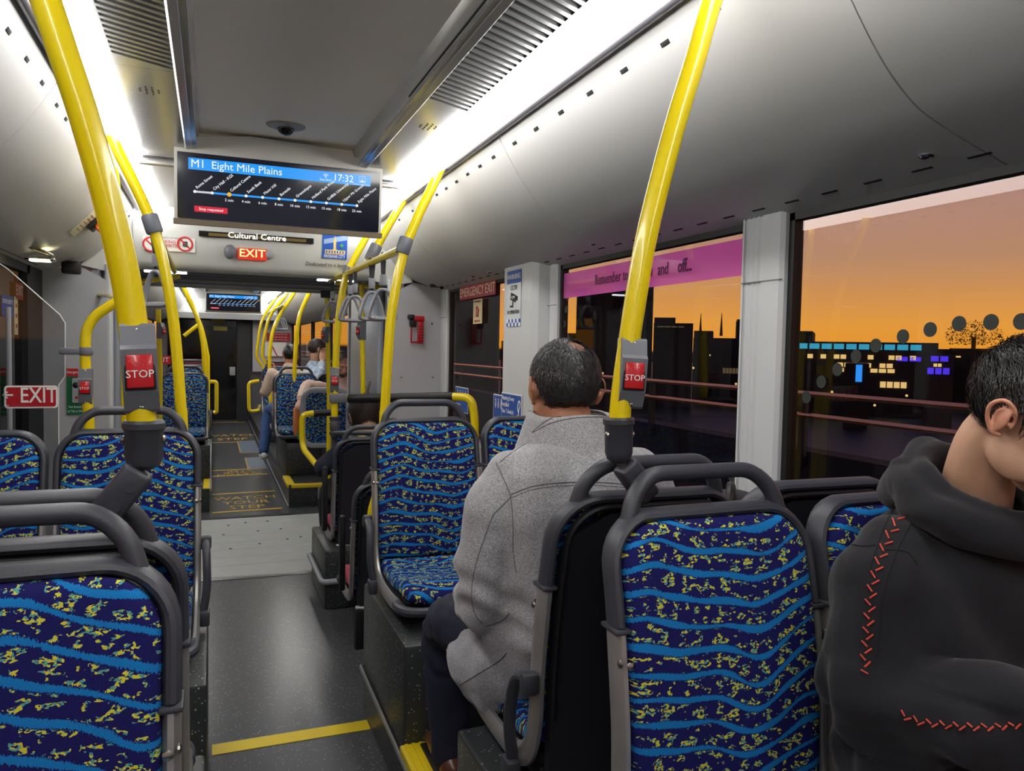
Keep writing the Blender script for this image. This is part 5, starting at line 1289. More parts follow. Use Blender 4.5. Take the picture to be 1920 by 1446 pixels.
def add_head(mb, M, S=1.0, jaw=1.0):
    R=M.to_3x3()
    def B(c,r): mb.ball(M@Vector([x*S for x in c]),[x*S for x in r],18,M=R)
    B((0,-.012,.028),(.076,.096,.086)); B((0,.030,-.010),(.066,.062,.075)); B((0,.040,-.055),(.052*jaw,.048,.052)); B((0,.068,-.088),(.026,.022,.020))
    B((.046,.022,-.055),(.020,.045,.035)); B((-.046,.022,-.055),(.020,.045,.035))
    B((0,.078,.020),(.045,.018,.012)); B((.034,.070,-.022),(.020,.018,.018)); B((-.034,.070,-.022),(.020,.018,.018))
    P=lambda x,y,z: M@Vector((x*S,y*S,z*S))
    limb(mb,[P(0,.088,.012),P(0,.100,-.012),P(0,.110,-.030)],[.008*S,.009*S,.013*S],k=3,n=10); B((.011,.098,-.034),(.009,.010,.008)); B((-.011,.098,-.034),(.009,.010,.008))
    B((0,.090,-.056),(.022,.010,.006)); B((0,.088,-.066),(.019,.010,.007))
def add_ear(mb,M,side,S=1.0,det=True):
    P=lambda x,y,z: M@Vector((x*S,y*S,z*S)); s=side; x=.073*s
    # helix, antihelix, lobe, tragus
    hel=[(x,.010,-.006),(x+.006*s,.008,.014),(x+.012*s,-.004,.027),(x+.017*s,-.020,.027),(x+.020*s,-.031,.012),(x+.018*s,-.029,-.006),(x+.013*s,-.020,-.022),(x+.007*s,-.010,-.032),(x+.002*s,.000,-.032)]
    limb(mb,[P(*p) for p in hel],[.0035*S,.0038*S,.0042*S,.0042*S,.0042*S,.004*S,.0045*S,.0058*S,.0045*S],k=4,n=8)
    if det:
        limb(mb,[P(*p) for p in [(x+.006*s,-.002,.012),(x+.011*s,-.014,.012),(x+.012*s,-.019,.002),(x+.009*s,-.014,-.014),(x+.005*s,-.006,-.020)]],[.003*S]*5,k=3,n=8)
        mb.ball(P(x+.003*s,.008,-.008),[.005*S,.005*S,.007*S],8)
    # back plate of the ear
    g=[]; 
    mb.ball(P(x+.007*s,-.011,-.002),[.006*S,.020*S,.027*S],12,M=(M.to_3x3()@Matrix.Rotation(-.40*s,3,'Z')))
def hair_cap(M,S,pred,t,src,name,m,parent,voxel=.005,noise_amp=.004):
    """shell of hair grown over the head inside a region"""
    pass
def eyes(M,S,parent,iris=(40,26,18),closed=False):
    W_=mat('eye_white',(225,220,212),.25); I_=mat('iris_dark',iris,.2)
    for s in (-1,1):
        if closed: continue
        c=M@Vector((.032*s*S,.078*S,.003*S)); e=MB().ball(c,.0125*S,14).obj('eye',W_,parent); MB().ball(M@Vector((.032*s*S,.0865*S,.002*S)),.0055*S,10).obj('iris',I_,e)
def hair(M,S,parent,m,n,L,w,region,comb,lift=.25,seed=1,rad=(.082,.103,.093),cen=(0,-.012,.030),cap=True,jit=.3,m2=None):
    """hair: a shell over the skull plus many short tapered locks"""
    rnd=random.Random(seed); mb=MB(); R=M.to_3x3()
    if cap:
        nu,nv=40,24; keep={}; vs=[];fs=[]
        for i in range(nv+1):
            th=PI*i/nv
            for j in range(nu):
                a=2*PI*j/nu; d=Vector((math.sin(th)*math.cos(a),math.sin(th)*math.sin(a),math.cos(th)))
                p=Vector((cen[0]+d.x*rad[0],cen[1]+d.y*rad[1],cen[2]+d.z*rad[2])); ok=region(p)
                k=1+.03*noise.noise(p*60)+.02*noise.noise(p*140)
                p2=Vector(cen)+(p-Vector(cen))*k
                vs.append((M@(p2*S),ok))
        o0=len(mb.v)
        for i in range(nv):
            for j in range(nu):
                q=(i*nu+j,(i+1)*nu+j,(i+1)*nu+(j+1)%nu,i*nu+(j+1)%nu)
                if sum(vs[k][1] for k in q)>=3: fs.append(q)
        inner=[(M@((Vector(cen)+ (M.inverted()@v/S-Vector(cen))*.90)*S)) for v,_ in vs]
        nn=len(vs); mb.add([v for v,_ in vs]+inner, fs+[tuple(k+nn for k in reversed(f)) for f in fs])
        capo=mb.obj('hair',m,parent); mb=MB(); parent=capo
    for i in range(n):
        th=math.acos(rnd.uniform(-.75,1)); a=rnd.uniform(0,2*PI); d=Vector((math.sin(th)*math.cos(a),math.sin(th)*math.sin(a),math.cos(th)))
        p=Vector((cen[0]+d.x*rad[0],cen[1]+d.y*rad[1],cen[2]+d.z*rad[2]))
        if not region(p): continue
        nrm=Vector((d.x/rad[0],d.y/rad[1],d.z/rad[2])).normalized(); c=Vector(comb(p)); c=(c-nrm*c.dot(nrm)); 
        if c.length<1e-4: c=nrm.orthogonal()
        c.normalize(); c=(c+Vector((rnd.gauss(0,jit),rnd.gauss(0,jit),rnd.gauss(0,jit))))
        c=(c-nrm*c.dot(nrm)).normalized(); l=L*rnd.uniform(.6,1.25); sd=c.cross(nrm)*w
        p=p*1.0; e=p+c*l*.55+nrm*l*lift*.5; e2=p+c*l+nrm*(l*lift*.35-.002)
        q=[p-sd,p+sd,e+sd*.8,e-sd*.8,e2]
        mb.add([M@(v*S) for v in q],[(0,1,2,3),(3,2,4)])
    o=mb.obj('hair_strands',m2 or m,parent,smooth=False); o['kind']='stuff'; return o
SKIN1=mat('skin_tan',(178,122,92),.5,vary=.08,vscale=30); SKIN2=mat('skin_light',(204,160,132),.5,vary=.06,vscale=30); SKIN3=mat('skin_fair_brown',(186,142,118),.5,vary=.08,vscale=30)
def wool_mat():
    m=mat('grey_wool',(160,160,162),.95,spec=.15,sheen=.3); t=m.node_tree; b=t.nodes['Principled BSDF']; N=t.nodes.new; L=t.links.new
    tcn=N('ShaderNodeTexCoord'); n1=N('ShaderNodeTexNoise'); n1.inputs['Scale'].default_value=420; n1.inputs['Detail'].default_value=4; L(tcn.outputs['Object'],n1.inputs['Vector'])
    r=N('ShaderNodeMapRange'); r.inputs[1].default_value=.35; r.inputs[2].default_value=.65; r.inputs[3].default_value=.55; r.inputs[4].default_value=1.35; L(n1.outputs[0],r.inputs[0])
    x=N('ShaderNodeMixRGB'); x.blend_type='MULTIPLY'; x.inputs[0].default_value=1; x.inputs[1].default_value=(*lin((162,162,165)),1); L(r.outputs[0],x.inputs[2]); L(x.outputs[0],b.inputs['Base Color'])
    bp=N('ShaderNodeBump'); bp.inputs['Strength'].default_value=.35; bp.inputs['Distance'].default_value=.0015; L(n1.outputs[0],bp.inputs['Height']); L(bp.outputs[0],b.inputs['Normal']); return m
WOOL=wool_mat()
def ns(c,s,seed=0): return noise.noise(Vector(c)*s+Vector((seed,seed*1.7,0)))
from mathutils.bvhtree import BVHTree
def on_surface(o, pts, lift=.001):
    me=o.data; bv=BVHTree.FromPolygons([v.co for v in me.vertices],[p.vertices[:] for p in me.polygons]); off=ORG[o.parent]
    out=[]
    for p in pts:
        loc,n_,_,_=bv.find_nearest(Vector(p)-off)
        out.append(loc+n_*lift+off)
    return out
def dens(pts,step=.012):
    P=catmull(pts,8); return P
def from_cam(o, pix, lift=.001):
    """a seam on a garment: follow the line of the photo onto the modelled surface"""
    me=o.data; bv=BVHTree.FromPolygons([v.co for v in me.vertices],[p.vertices[:] for p in me.polygons]); off=ORG[o.parent]; out=[]
    for x,y in pix:
        d=(MC@Vector((x-CX,y-CY,FPX))).normalized(); loc,n_,_,_=bv.ray_cast(Vector((0,0,H))-off,d)
        if loc is not None: out.append(loc+n_*lift+off)
    return out
def pixline(pts,k=6): return [(p.x,p.y) for p in catmull([(x,y,0) for x,y in pts],k)]

# ------------------------------------------------------------------ the man in the grey coat, seen from behind
mn=thing('person','person in a grey wool coat and navy trousers seated with his back to the camera','person',(.80,1.62,.62))
MH=HM((.795,1.665,1.355),-.05,.10)
mb=MB(); add_head(mb,MH,1.03); add_ear(mb,MH,-1,1.03); add_ear(mb,MH,1,1.03)
limb(mb,[(.797,1.655,1.30),(.80,1.625,1.23),(.80,1.60,1.12)],[.060,.062,.075])
limb(mb,[(.80,1.60,1.14),(.80,1.58,.95),(.80,1.63,.72)],[.13,.13,.13],[.09,.09,.10],ref=(0,1,0))
for s in (-1,1):
    sx_=.80+s*.17
    limb(mb,[(sx_,1.60,1.13),(.80+s*.23,1.63,.90),(.80+s*.13,1.86,.83)],[.045,.04,.028])
    hand(mb,(.80+s*.125,1.87,.825),(-s*.5,.8,-.1),(0,0,-1),s,1.0,.5)
blob('body',mb,.0052,SKIN1,mn,3)
eyes(MH,1.03,mn)
# trousers and shoes
mb=MB()
for s in (-1,1):
    limb(mb,[(.80+s*.09,1.68,.70),(.80+s*.15,1.88,.71),(.80+s*.160,2.08,.640),(.80+s*.155,2.10,.50),(.80+s*.150,2.07,.27)],[.098,.090,.076,.068,.058],k=6)
limb(mb,[(.72,1.66,.70),(.88,1.66,.70)],[.09,.09])
blob('trousers',mb,.009,mat('navy_trousers',(28,31,52),.85,vary=.1,vscale=40),mn,4,lambda c,n_: .006*ns((c.x,c.y*1,c.z),16)*1+.004*math.sin(90*(c.z+.5*c.x)+4*ns(c,8)) * (1 if c.y>2.0 and .5<c.z<.66 else .2))
SHOE=mat('brown_leather',(96,52,34),.35,coat=.3)
for s in (-1,1):
    mb=MB(); x=.80+s*.155; limb(mb,[(x,2.02,.245),(x,2.12,.245),(x,2.24,.228)],[.040,.042,.034],[.036,.036,.022]); limb(mb,[(x,2.05,.255),(x,2.05,.27)],[.040,.038])
    so=blob('shoe',mb,.006,SHOE,mn,3); MB().rbox((x,2.12,.205),(.075,.28,.012),.005).obj('sole',BLK,so)
# coat
mb=MB()
def slab(mb,secs,n=28):
    """stack of super-ellipse sections (x,y,z,rx,ry)"""
    rings=[]
    for (cx_,cy_,cz_,rx,ry) in secs:
        R_=[]
        for j in range(n):
            a=2*PI*j/n; c_=math.cos(a); s_=math.sin(a); e=.82
            R_.append(Vector((cx_+rx*math.copysign(abs(c_)**e,c_),cy_+ry*math.copysign(abs(s_)**e,s_),cz_)))
        rings.append(R_)
    vs=[p for r in rings for p in r]; fs=[tuple(range(n-1,-1,-1)),tuple((len(rings)-1)*n+j for j in range(n))]
    for i in range(len(rings)-1):
        for j in range(n): fs.append((i*n+j,i*n+(j+1)%n,(i+1)*n+(j+1)%n,(i+1)*n+j))
    mb.add(vs,fs)
X0=.80
slab(mb,[(X0+.0,1.70,.685,.200,.22),(X0+.0,1.67,.74,.210,.225),(X0,1.61,.80,.212,.185),(X0,1.575,.90,.196,.142),(X0,1.565,1.00,.200,.132),(X0,1.568,1.10,.207,.126),(X0,1.580,1.175,.200,.112),(X0,1.595,1.215,.160,.100),(X0,1.61,1.25,.095,.085)])
# skirt of the coat over the thigh, hanging over the aisle side
limb(mb,[(X0-.13,1.66,.70),(X0-.15,1.78,.67),(X0-.155,1.88,.66)],[.10,.10,.07],[.12,.10,.07],ref=(0,0,1))
limb(mb,[(X0-.170,1.66,.645),(X0-.185,1.80,.63)],[.045,.04],[.08,.075],ref=(0,0,1))
limb(mb,[(X0+.16,1.66,.70),(X0+.19,1.82,.68)],[.11,.10])
for s,el,wr in ((-1,(X0-.212,1.630,.872),(X0-.10,1.86,.84)),(1,(X0+.262,1.64,.88),(X0+.12,1.87,.84))):
    limb(mb,[(X0+s*.165,1.60,1.158),(X0+s*.200,1.60,1.085),(X0+s*.212,1.61,.97),el,(X0+s*.180,1.76,.832),wr],[.064,.074,.072,.072,.064,.055],k=6)
def coatfold(c,n_):
    d=0
    # bunching at the inner elbow and waist
    if c.x<X0-.05:
        e=math.exp(-((c.z-.93)**2/.012)); d+=.0055*e*math.sin(70*(c.z+.7*(c.x-X0)+.35*c.y)+5*ns(c,6))
        e=math.exp(-((c.z-.80)**2/.016)); d+=.008*e*math.sin(42*(c.z*.5+1.0*c.x-.3*c.y)+6*ns(c,5,3))
    d+=.006*ns(c,9,5)+.003*ns(c,22,9)
    return d
coat=blob('coat',mb,.0072,WOOL,mn,7,coatfold)
# collar: inner stand and folded outer leaf
def collar(cx_,cy_,z0,z1,r0,r1,th,open_,nm,par,m,tilt=0,lean=0,ht=None):
    rows=[];back=[]; n=36
    for i in range(7):
        k=i/6; rr=r0[0]+(r1[0]-r0[0])*k, r0[1]+(r1[1]-r0[1])*k; z=z0+(z1-z0)*k
        a0=open_; rw=[];bk=[]
        for j in range(n+1):
            a=PI/2+a0+(2*PI-2*a0)*j/n; cs,sn=math.cos(a),math.sin(a)
            zz=z+tilt*(-sn)*k+.004*math.sin(3*a)+lean*0
            fl_=1+.03*math.sin(2*a+1)*k
            rw.append(Vector((cx_+rr[0]*cs*fl_,cy_+rr[1]*sn*fl_+lean*k,zz))); bk.append(Vector((cx_+(rr[0]-th)*cs*fl_,cy_+(rr[1]-th)*sn*fl_+lean*k,zz)))
        rows.append(rw);back.append(bk)
    return MB().sheet(rows,back).obj(nm,m,par,ang=70)
collar(X0,1.625,1.21,1.292,(.104,.100),(.094,.090),.010,.75,'collar',coat,WOOL,0,.012)
leaf=collar(X0,1.622,1.208,1.300,(.140,.128),(.102,.098),.013,.70,'collar_leaf',coat,WOOL,0,.014)
SEAM=mat('wool_seam',(96,96,100),.95)
def seam(pix,o=coat,m=SEAM,r=.0011,nm='seam',lift=.0002):
    P=from_cam(o,pixline(pix),lift)
    if len(P)>3: MB().sweep(P,r,n=5).obj(nm,m,o)
seam([(957,928),(1000,912),(1060,905),(1130,905),(1200,912),(1290,925)]); seam([(958,934),(1000,918),(1060,911),(1130,911),(1200,918),(1290,931)],r=.0007)
seam([(930,868),(945,900),(957,930),(962,980),(962,1030),(968,1075)])
seam([(925,965),(908,1010),(892,1060),(884,1110),(890,1150),(905,1170)]); seam([(958,932),(940,950),(925,965)])
seam([(938,866),(970,842),(1010,820)])
seam([(910,1175),(940,1165),(955,1150)],r=.0016)
seam([(862,1285),(900,1262),(935,1240),(950,1225)],r=.0012)
def seam2(pix,o,r=.0009):
    P=from_cam(o,pixline(pix),.0004)
    if len(P)>3: MB().sweep(P,r,n=5).obj('seam',SEAM,coat)
for d_ in (0,9): seam2([(998,812-d_*.2),(1030,795-d_),(1070,785-d_),(1110,782-d_),(1140,782-d_)],leaf)
# hair: short, black going grey, thin at the crown
def man_region(p):
    if p.z<-.062 : return False
    if p.y>.058+.25*max(p.z-.03,0): return False
    if p.y>.015 and p.z<.035: return False
    if abs(p.x)>.055 and p.z<-.005 and p.y>-.030: return False
    return True
def man_region_thin(p):
    d=(p.x-.012)**2+(p.y+.060)**2+(p.z-.100)**2
    return man_region(p) and not (d<.026**2 and noise.noise(p*300)>-.25)
HAIRM=mat('hair_black_grey',(30,28,30),.45,vary=.5,vscale=180); HAIRG=mat('hair_grey_strands',(58,56,58),.4,vary=.6,vscale=120)
comb=lambda p: (p.x*2, p.y*2+.02, -.12-(.0 if p.z<.08 else 0))
hair(MH,1.03,mn,HAIRM,9000,.022,.0008,man_region_thin,comb,.28,3,rad=(.0785,.0985,.0885),m2=HAIRG)
# backpack strap behind him on the window side
t=thing('backpack','dark grey textured backpack behind the coated man by the window','bag',(1.22,1.60,.8)); 
mb=MB(); mb.rbox((1.23,1.62,.88),(.26,.18,.42),.06,seg=4); mb.obj('pack',mat('pack_grey',(52,52,58),.9,bump=.6,bscale=300),t); MB().sweep(catmull([(1.15,1.50,1.0),(1.17,1.50,1.10),(1.21,1.55,1.12),(1.25,1.6,1.09)],5),.012,n=8).obj('strap',BLK,t)

# ------------------------------------------------------------------ the boy in the black hoodie
BX=1.185
by=thing('person','person with short black hair in a black hoodie with red zigzag stitching, head bowed','person',(BX,.84,.62))
BH=HM((BX-.018,.770,1.362),PI+.10,.50,.0)
mb=MB(); add_head(mb,BH,1.0,.95)
limb(mb,[BH@Vector((0,-.025,-.02)),BH@Vector((0,-.040,-.085)),(BX,.885,1.19),(BX,.90,1.08)],[.050,.050,.056,.075],[.050,.050,.056,.065],ref=(1,0,0))
limb(mb,[(BX,.90,1.06),(BX,.91,.92),(BX,.88,.80)],[.12,.11,.11],[.09,.085,.10],ref=(0,1,0))
for s in (-1,1):
    limb(mb,[(BX+s*.16,.90,1.10),(BX+s*.19,.86,.94),(BX+s*.05,.58,.97)],[.045,.04,.026])
    hand(mb,(BX+s*.055,.585,.97),(-s*.35,-.9,.25),(-s*.8,.1,.5),1 if s>0 else -1,1.0,.7)
blob('body',mb,.0048,SKIN2,by,3)
mb=MB(); add_ear(mb,BH@Matrix.Translation((.016*-1,0,0)),-1,.84); blob('ear',mb,.0017,mat('skin_ear',(214,150,122),.45),by,2); mb=MB(); add_ear(mb,BH@Matrix.Translation((.016,0,0)),1,.84); blob('ear',mb,.0017,mat('skin_ear',(214,150,122),.45),by,2)
for s_ in (-1,1):
    mb=MB(); mb.ball(BH@Vector((.032*s_,.079,.001)),(.0135,.011,.010),14,M=BH.to_3x3()); lid=mb.obj('eyelid',SKIN2,by)
    MB().sweep([BH@Vector((.032*s_+.013*q,.0895-.010*abs(q)**2,-.004-.002*(1-q*q))) for q in (-1,-.6,-.2,.2,.6,1)],.0011,n=5).obj('eyelashes',mat('lash_black',(18,16,16),.6),lid)
    MB().sweep([BH@Vector((.032*s_+.018*q,.0925-.008*abs(q)**2,.021+.003*(1-q*q))) for q in (-1,-.5,0,.5,1)],.0028,n=6).obj('eyebrow',mat('lash_black',(18,16,16),.6),by)
HOOD=mat('black_hoodie_cotton',(34,34,38),.92,spec=.2,bump=.25,bscale=500,sheen=.15)
mb=MB()
slab(mb,[(BX,.83,.60,.200,.17),(BX,.85,.68,.225,.165),(BX,.88,.80,.225,.145),(BX,.895,.92,.215,.135),(BX,.90,1.02,.215,.128),(BX,.905,1.10,.205,.118),(BX,.91,1.15,.165,.105),(BX,.91,1.185,.10,.09)])
for s,el in ((-1,(BX-.198,.855,.915)),(1,(BX+.198,.85,.915))):
    limb(mb,[(BX+s*.150,.905,1.125),(BX+s*.185,.900,1.06),(BX+s*.200,.890,.98),el,(BX+s*.150,.72,.940),(BX+s*.058,.605,.965)],[.068,.076,.080,.080,.068,.048],k=6)
def hoodfold(c,n_):
    d=.008*ns(c,7,2)+.003*ns(c,20,4)
    if c.z<.98:
        e=math.exp(-((c.z-.87)**2/.010)); d+=.013*e*math.sin(46*(c.y*1.0+.55*c.x+.2*c.z)+5*ns(c,6,8)); d+=.004*e*math.sin(110*(c.x+.3*c.y)+6*ns(c,9,3))
    e=math.exp(-((c.z-1.0)**2/.02)); d+=.009*e*math.sin(30*(c.x+.9*c.z)+4*ns(c,5,1))
    return d
hoodie=blob('hoodie',mb,.0068,HOOD,by,6,hoodfold)
# hood lying around the neck: thick rolls
mb=MB()
ringp=[(BX+.125*math.sin(a)*1.0, .895-.095*math.cos(a)*-1.0 if False else .885+.10*math.cos(a), 1.205+.022*math.cos(a)-.03*(1-math.cos(a))*.5) for a in [2*PI*i/16 for i in range(16)]]
mb.sweep(catmull(ringp,4,cyc=True),.026,ry=.034,ref=(0,0,1),n=14,cyc=True)
ring2=[(BX+.100*math.sin(a), .880+.085*math.cos(a), 1.235+.022*math.cos(a)-.02*(1-math.cos(a))) for a in [2*PI*i/16 for i in range(16)]]
mb.sweep(catmull(ring2,4,cyc=True),.018,ry=.024,ref=(0,0,1),n=12,cyc=True)
limb(mb,[(BX-.105,.93,1.21),(BX-.03,1.0,1.19),(BX+.06,.995,1.19),(BX+.12,.93,1.20)],[.035,.052,.050,.032],[.03,.04,.04,.03],ref=(0,0,1))
limb(mb,[(BX-.085,.965,1.245),(BX,.99,1.262),(BX+.07,.97,1.245)],[.018,.022,.018])
_sh=Vector((0,-.012,.022)); mb.v=[v+_sh for v in mb.v]
hd=blob('hood',mb,.006,HOOD,hoodie,4,lambda c,n_: .005*ns(c,14,6)+.004*math.sin(60*(c.z+.4*c.x)+4*ns(c,8)))
# red zigzag stitching down shoulder, sleeve and forearm
STITCH=mat('stitch_red',(206,74,58),.6); BAND=mat('hoodie_band',(24,24,27),.9)
path=[(1735,905),(1712,930),(1690,965),(1668,1005),(1650,1050),(1636,1100),(1630,1150),(1626,1200),(1622,1245),(1632,1278)]
def zig(path,o,step=13,amp=9):
    P=pixline(path,8); acc=0; mb=MB(); last=Vector((*P[0],0)); L=0; n=0
    pts=[Vector((*q,0)) for q in P]; out=[]; 
    tot=sum((b-a).length for a,b in zip(pts,pts[1:])); k=int(tot/step)
    def along(d):
        for a,b in zip(pts,pts[1:]):
            l=(b-a).length
            if d<=l: return a+(b-a)*(d/max(l,1e-6)),(b-a).normalized()
            d-=l
        return pts[-1],(pts[-1]-pts[-2]).normalized()
    for i in range(k):
        c,t_=along(i*step); n_=Vector((-t_.y,t_.x,0)); sg=1 if i%2 else -1
        a=c+n_*amp*sg*1.15-t_*1; b=c-n_*amp*sg*.15+t_*step*.75
        q=from_cam(o,[(a.x,a.y),((a.x+b.x)/2,(a.y+b.y)/2),(b.x,b.y)],.0015)
        if len(q)==3 and (q[0]-q[2]).length<.05: mb.sweep(q,.0014,n=5)
    return mb
z=zig(path,hoodie); 
if z.v:
    o=z.obj('stitching',STITCH,hoodie); o['kind']='stuff'
z=zig([(1688,1338),(1720,1352),(1760,1358),(1800,1362),(1860,1364),(1918,1358)],hoodie,13,6)
if z.v:
    o=z.obj('stitching',STITCH,hoodie); o['kind']='stuff'
for pp in ([(1752,915),(1728,948),(1705,985),(1682,1030),(1664,1080),(1652,1130),(1648,1180),(1640,1240)],[(1718,893),(1690,930),(1664,975),(1645,1020),(1630,1070)],[(1590,1020),(1620,1024),(1642,1022)],[(1657,1030),(1700,1035),(1720,1060)]):
    P=from_cam(hoodie,pixline(pp),.0003)
    if len(P)>3: MB().sweep(P,.0014,n=5).obj('seam',BAND,hoodie)
# jeans
mb=MB()
for s in (-1,1): limb(mb,[(BX+s*.09,.84,.69),(BX+s*.12,.60,.70),(BX+s*.14,.38,.66),(BX+s*.14,.36,.45),(BX+s*.14,.40,.27)],[.10,.092,.078,.066,.058],k=5)
limb(mb,[(BX-.08,.84,.69),(BX+.08,.84,.69)],[.10,.10]); blob('trousers',mb,.010,mat('black_trousers',(30,30,34),.85),by,4)
for s in (-1,1):
    mb=MB(); x=BX+s*.14; limb(mb,[(x,.42,.25),(x,.30,.245),(x,.20,.232)],[.042,.042,.034],[.04,.036,.026]); so=blob('shoe',mb,.007,mat('sneaker_white',(210,208,204),.6),by,3); MB().rbox((x,.31,.208),(.08,.27,.016),.006).obj('sole',WHITE,so)
BHAIR=mat('hair_black',(20,18,19),.38,vary=.4,vscale=160)
def boy_region(p):
    if p.y>.072: return False
    if p.z<.002 and p.y>-.030: return False
    if p.z<-.045: return False
    if p.z<.030 and p.y>.035: return False
    if p.z<.022 and -.034<p.y<.014 and abs(p.x)>.05: return False
    return True
hair(BH,1.0,by,BHAIR,6500,.030,.0007,boy_region,lambda p:(p.x*1.5,.05+.3*max(p.z,0),-.06 if p.z<.07 else .0),.30,5,rad=(.082,.102,.092))
# phone in his hands
t=thing('phone','black phone held in the hands of the person in the black hoodie','phone',(BX,.50,.93)); MB().rbox((BX,.50,1.03),(.072,.010,.150),.006,M=Matrix.Rotation(-.5,3,'X')).obj('case',BLK,t)

# ------------------------------------------------------------------ passengers further ahead
def passenger(label,hip,neck,head,yaw,pitch,skin,top,legs,hairm,sh=.19,el=None,wr=None,kn=None,ft=None,shoe=WHITE,vox=.012,hreg=None,S=1.0,hl=.03,beard=False,hands=True,n=1400,topname='jacket'):
    hip,neck,head=Vector(hip),Vector(neck),Vector(head); t=thing('person',label,'person',tuple(hip))
    fwd=Vector((-math.sin(yaw),math.cos(yaw),0)); 
    M=HM(head,yaw,pitch); mb=MB(); add_head(mb,M,S); add_ear(mb,M,-1,S,False); add_ear(mb,M,1,S,False)
    limb(mb,[M@Vector((0,-.02,-.06)),neck,neck-Vector((0,0,.06))],[.052,.052,.055]); limb(mb,[neck-Vector((0,0,.12)),hip],[.08,.10])
    rt=getattr(passenger,'_d',None); 
    d=(neck-hip); bf=Vector((fwd.x,fwd.y,0)); rt=Vector((bf.y,-bf.x,0))
    if el is None: el=[neck+rt*s*.25-Vector((0,0,.33))+bf*.02 for s in (-1,1)]
    if wr is None: wr=[hip+rt*s*.08+bf*.28+Vector((0,0,.14)) for s in (-1,1)]
    el=[Vector(e) for e in el]; wr=[Vector(e) for e in wr]
    shp_=[neck+rt*s*sh-Vector((0,0,.075)) for s in (-1,1)]
    for i,s in enumerate((-1,1)):
        limb(mb,[shp_[i],el[i],wr[i]],[.04,.036,.026])
        if hands: 
            dd=(wr[i]-el[i]).normalized(); hand(mb,wr[i],dd,bf.cross(dd)*s if abs(bf.cross(dd).length)>.1 else (0,0,-1),s,1.0,.6)
    blob('body',mb,.0065,skin,t,2)
    mb=MB(); mid=hip.lerp(neck,.5)
    limb(mb,[hip-Vector((0,0,.0)),mid,neck-Vector((0,0,.12)),neck-Vector((0,0,.03))],[.185,.175,sh*1.08,.10],[.13,.12,.125,.09],ref=tuple(bf))
    for i in (0,1): limb(mb,[shp_[i],shp_[i].lerp(el[i],.5)+Vector((0,0,0)),el[i],wr[i].lerp(el[i],.12)],[.062,.062,.056,.042])
    blob(topname,mb,vox,top,t,4,lambda c,n_:.006*ns(c,14,1)+.004*ns(c,30,2))
    if kn:
        mb=MB()
        for i,s in enumerate((-1,1)): limb(mb,[hip+rt*s*.09,kn[i],Vector(ft[i])+Vector((0,0,.09))],[.095,.072,.052])
        blob('trousers',mb,vox,legs,t,4)
        for i in (0,1):
            f0=Vector(ft[i]); mb=MB(); limb(mb,[f0-bf*.06+Vector((0,0,.045)),f0+bf*.08+Vector((0,0,.04)),f0+bf*.16+Vector((0,0,.03))],[.04,.042,.03]); blob('shoe',mb,.009,shoe,t,2)
    reg=hreg or (lambda p: (p.z>-.035 or p.y<-.05) and p.y<.062 and not (p.z<.03 and p.y>.02) and p.z>-.06 and not(p.z<.02 and p.y>-.03))
    hair(M,S,t,hairm,n,hl,.0012,reg,lambda p:(p.x,.02+p.y*.2,-.08),.25,11)
    if beard:
        mb=MB(); 
        for c,r in (((0,.070,-.088),(.034,.030,.026)),((.045,.035,-.068),(.018,.036,.034)),((-.045,.035,-.068),(.018,.036,.034))): mb.ball(M@Vector(c),r,12,M=M.to_3x3())
        blob('beard',mb,.006,hairm,t,2)
    return t,M
BEIGE=mat('beige_jacket',(206,186,164),.85); JEANS=mat('blue_jeans',(62,92,144),.85,vary=.15,vscale=30); DBROWN=mat('hair_dark_brown',(46,34,30),.5,vary=.4,vscale=120)
h1=at(545,667,Y=8.55)
passenger('person with black hair in a beige jacket and blue jeans, seen from behind far ahead',(.80,8.55,.74),(.79,8.52,1.22),h1,0.05,.15,SKIN1,BEIGE,JEANS,BHAIR,
   el=[(.53,8.58,.92),(1.02,8.6,.92)],wr=[(.60,8.62,1.12),(.95,8.85,.9)],kn=[Vector((.60,8.88,.70)),Vector((.86,9.0,.70))],ft=[Vector((.52,8.62,.20)),Vector((.86,9.0,.20))])
# his jeans-clad knee reaches into the aisle
PAT=mat('patterned_shirt',(206,216,226),.85); _t=PAT.node_tree; _n=_t.nodes.new('ShaderNodeTexVoronoi'); _n.inputs['Scale'].default_value=26; _c=_t.nodes.new('ShaderNodeTexCoord'); _r=_t.nodes.new('ShaderNodeMixRGB'); _r.inputs[1].default_value=(*lin((120,160,196)),1); _r.inputs[2].default_value=(*lin((216,222,228)),1)
_t.links.new(_c.outputs['Object'],_n.inputs['Vector']); _t.links.new(_n.outputs['Distance'],_r.inputs[0]); _t.links.new(_r.outputs[0],_t.nodes['Principled BSDF'].inputs['Base Color'])
h2=at(596,656,Y=8.5); 
t,M=passenger('person with cropped hair and patterned pale blue shirt, phone held to the ear',(1.12,8.60,.76),h2+Vector((-.03,.02,-.16)),h2,-1.35,.15,SKIN2,PAT,JEANS,DBROWN,
   el=[h2+Vector((.05,.25,-.45)),h2+Vector((.0,-.20,-.36))],wr=[(1.22,8.8,.85),h2+Vector((.03,-.13,-.12))],kn=[Vector((1.30,8.85,.72)),Vector((1.30,8.6,.72))],ft=[Vector((1.28,8.85,.2)),Vector((1.28,8.6,.2))],hands=True,topname='shirt')
p=M@Vector((.092,.01,-.02)); tp=thing('phone','dark phone at the ear of the person in the pale blue shirt','phone',tuple(p)); MB().rbox(M@Vector((.090,.02,-.02)),(.010,.07,.14),.004,M=M.to_3x3()).obj('case',BLK,tp)
h3=at(640,682,Y=7.55)
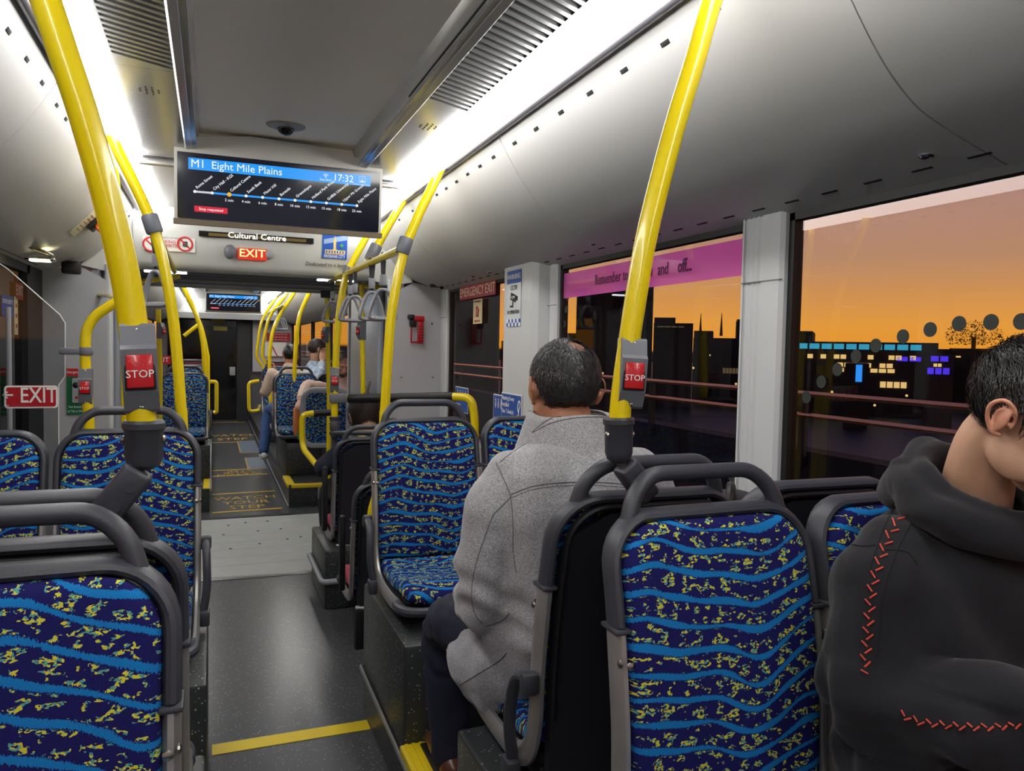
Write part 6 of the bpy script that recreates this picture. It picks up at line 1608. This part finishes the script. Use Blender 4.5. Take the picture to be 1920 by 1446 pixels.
t,M=passenger('bearded person in a beige checked jacket with headphones, arm on the framed seat panel',(h3.x+.02,7.72,.72),h3+Vector((.02,.10,-.17)),h3,PI+.25,.45,SKIN3,mat('pinkish_beige_jacket',(206,180,164),.85,vary=.12,vscale=60),mat('dark_trousers',(36,38,46),.9),DBROWN,
   el=[h3+Vector((.14,.05,-.38)),h3+Vector((-.33,-.02,-.22))],wr=[h3+Vector((.05,-.25,-.42)),h3+Vector((-.42,-.28,-.34))],kn=[Vector((h3.x+.1,7.32,.70)),Vector((h3.x-.12,7.32,.70))],ft=[Vector((h3.x+.1,7.30,.2)),Vector((h3.x-.12,7.30,.2))],beard=True)
mb=MB(); mb.sweep([M@Vector((.088*math.sin(a),-.01,.02+.100*math.cos(a))) for a in [math.radians(-95+190*i/16) for i in range(17)]],.010,n=8)
hp3=thing('headphones','black over-ear headphones worn by the bearded person','headphones',tuple(h3)); mb.obj('headband',BLK,hp3)
for s in (-1,1): MB().ball(M@Vector((s*.088,-.005,-.005)),(.020,.034,.040),12,M=M.to_3x3()).obj('ear_cup',BLK,hp3)
MB().box2((.40+.6,7.55,.20),(1.44,8.0,.30))
MB().rbox((h3.x+.02,7.80,.58),(.40,.34,.14),.03).obj('fold_seat',FAB and SHELL,None); _o=bpy.data.objects['fold_seat']; _o.name='fold_up_bench'; setp(_o,'dark fold-up bench under the bearded headphone wearer','seat')
h4=at(688,784,Y=4.72)
JN=mat('navy_jacket',(34,38,54),.9)
def longreg(p): return p.y<.05 and not (p.z<-.02 and p.y>.01)
t,M=passenger('hunched person with fluffy dark brown hair and navy jacket behind the padded barrier',(.84,4.42,.58),h4+Vector((.0,-.14,-.12)),h4+Vector((.0,.02,-.01)),0.0,.75,SKIN3,JN,mat('dark_trousers',(36,38,46),.9),mat('hair_fluffy_brown',(52,38,32),.6,vary=.5,vscale=90),sh=.18,
   el=[(.62,4.62,.72),(1.02,4.62,.72)],wr=[(.72,4.9,.70),(.9,4.9,.70)],kn=[Vector((.70,4.86,.52)),Vector((.94,4.86,.52))],ft=[Vector((.70,4.86,.03)),Vector((.94,4.86,.03))],hreg=longreg,S=1.18,hl=.06,n=3000)
t=thing('paper_tag','small beige tag lying on the navy jacket collar','tag',tuple(at(682,822,Y=4.5))); MB().rbox(at(682,824,Y=4.45),(.085,.01,.045),.002,M=Matrix.Rotation(.35,3,'Y')).obj('tag_card',mat('tag_beige',(226,198,150),.7),t)
t=thing('shopping_bag','orange and green printed bag beside the jeans passenger\'s seat','bag',tuple(at(563,795,Y=7.6)))
q=at(563,792,Y=7.55); mb=MB(); mb.rbox(q,(.13,.10,.30),.03,seg=3); mb.obj('bag_body',mat('bag_orange',(222,130,60),.6),t); MB().rbox(q+Vector((.02,-.02,-.12)),(.12,.09,.10),.03).obj('green_print',mat('bag_green',(90,160,90),.6),t)
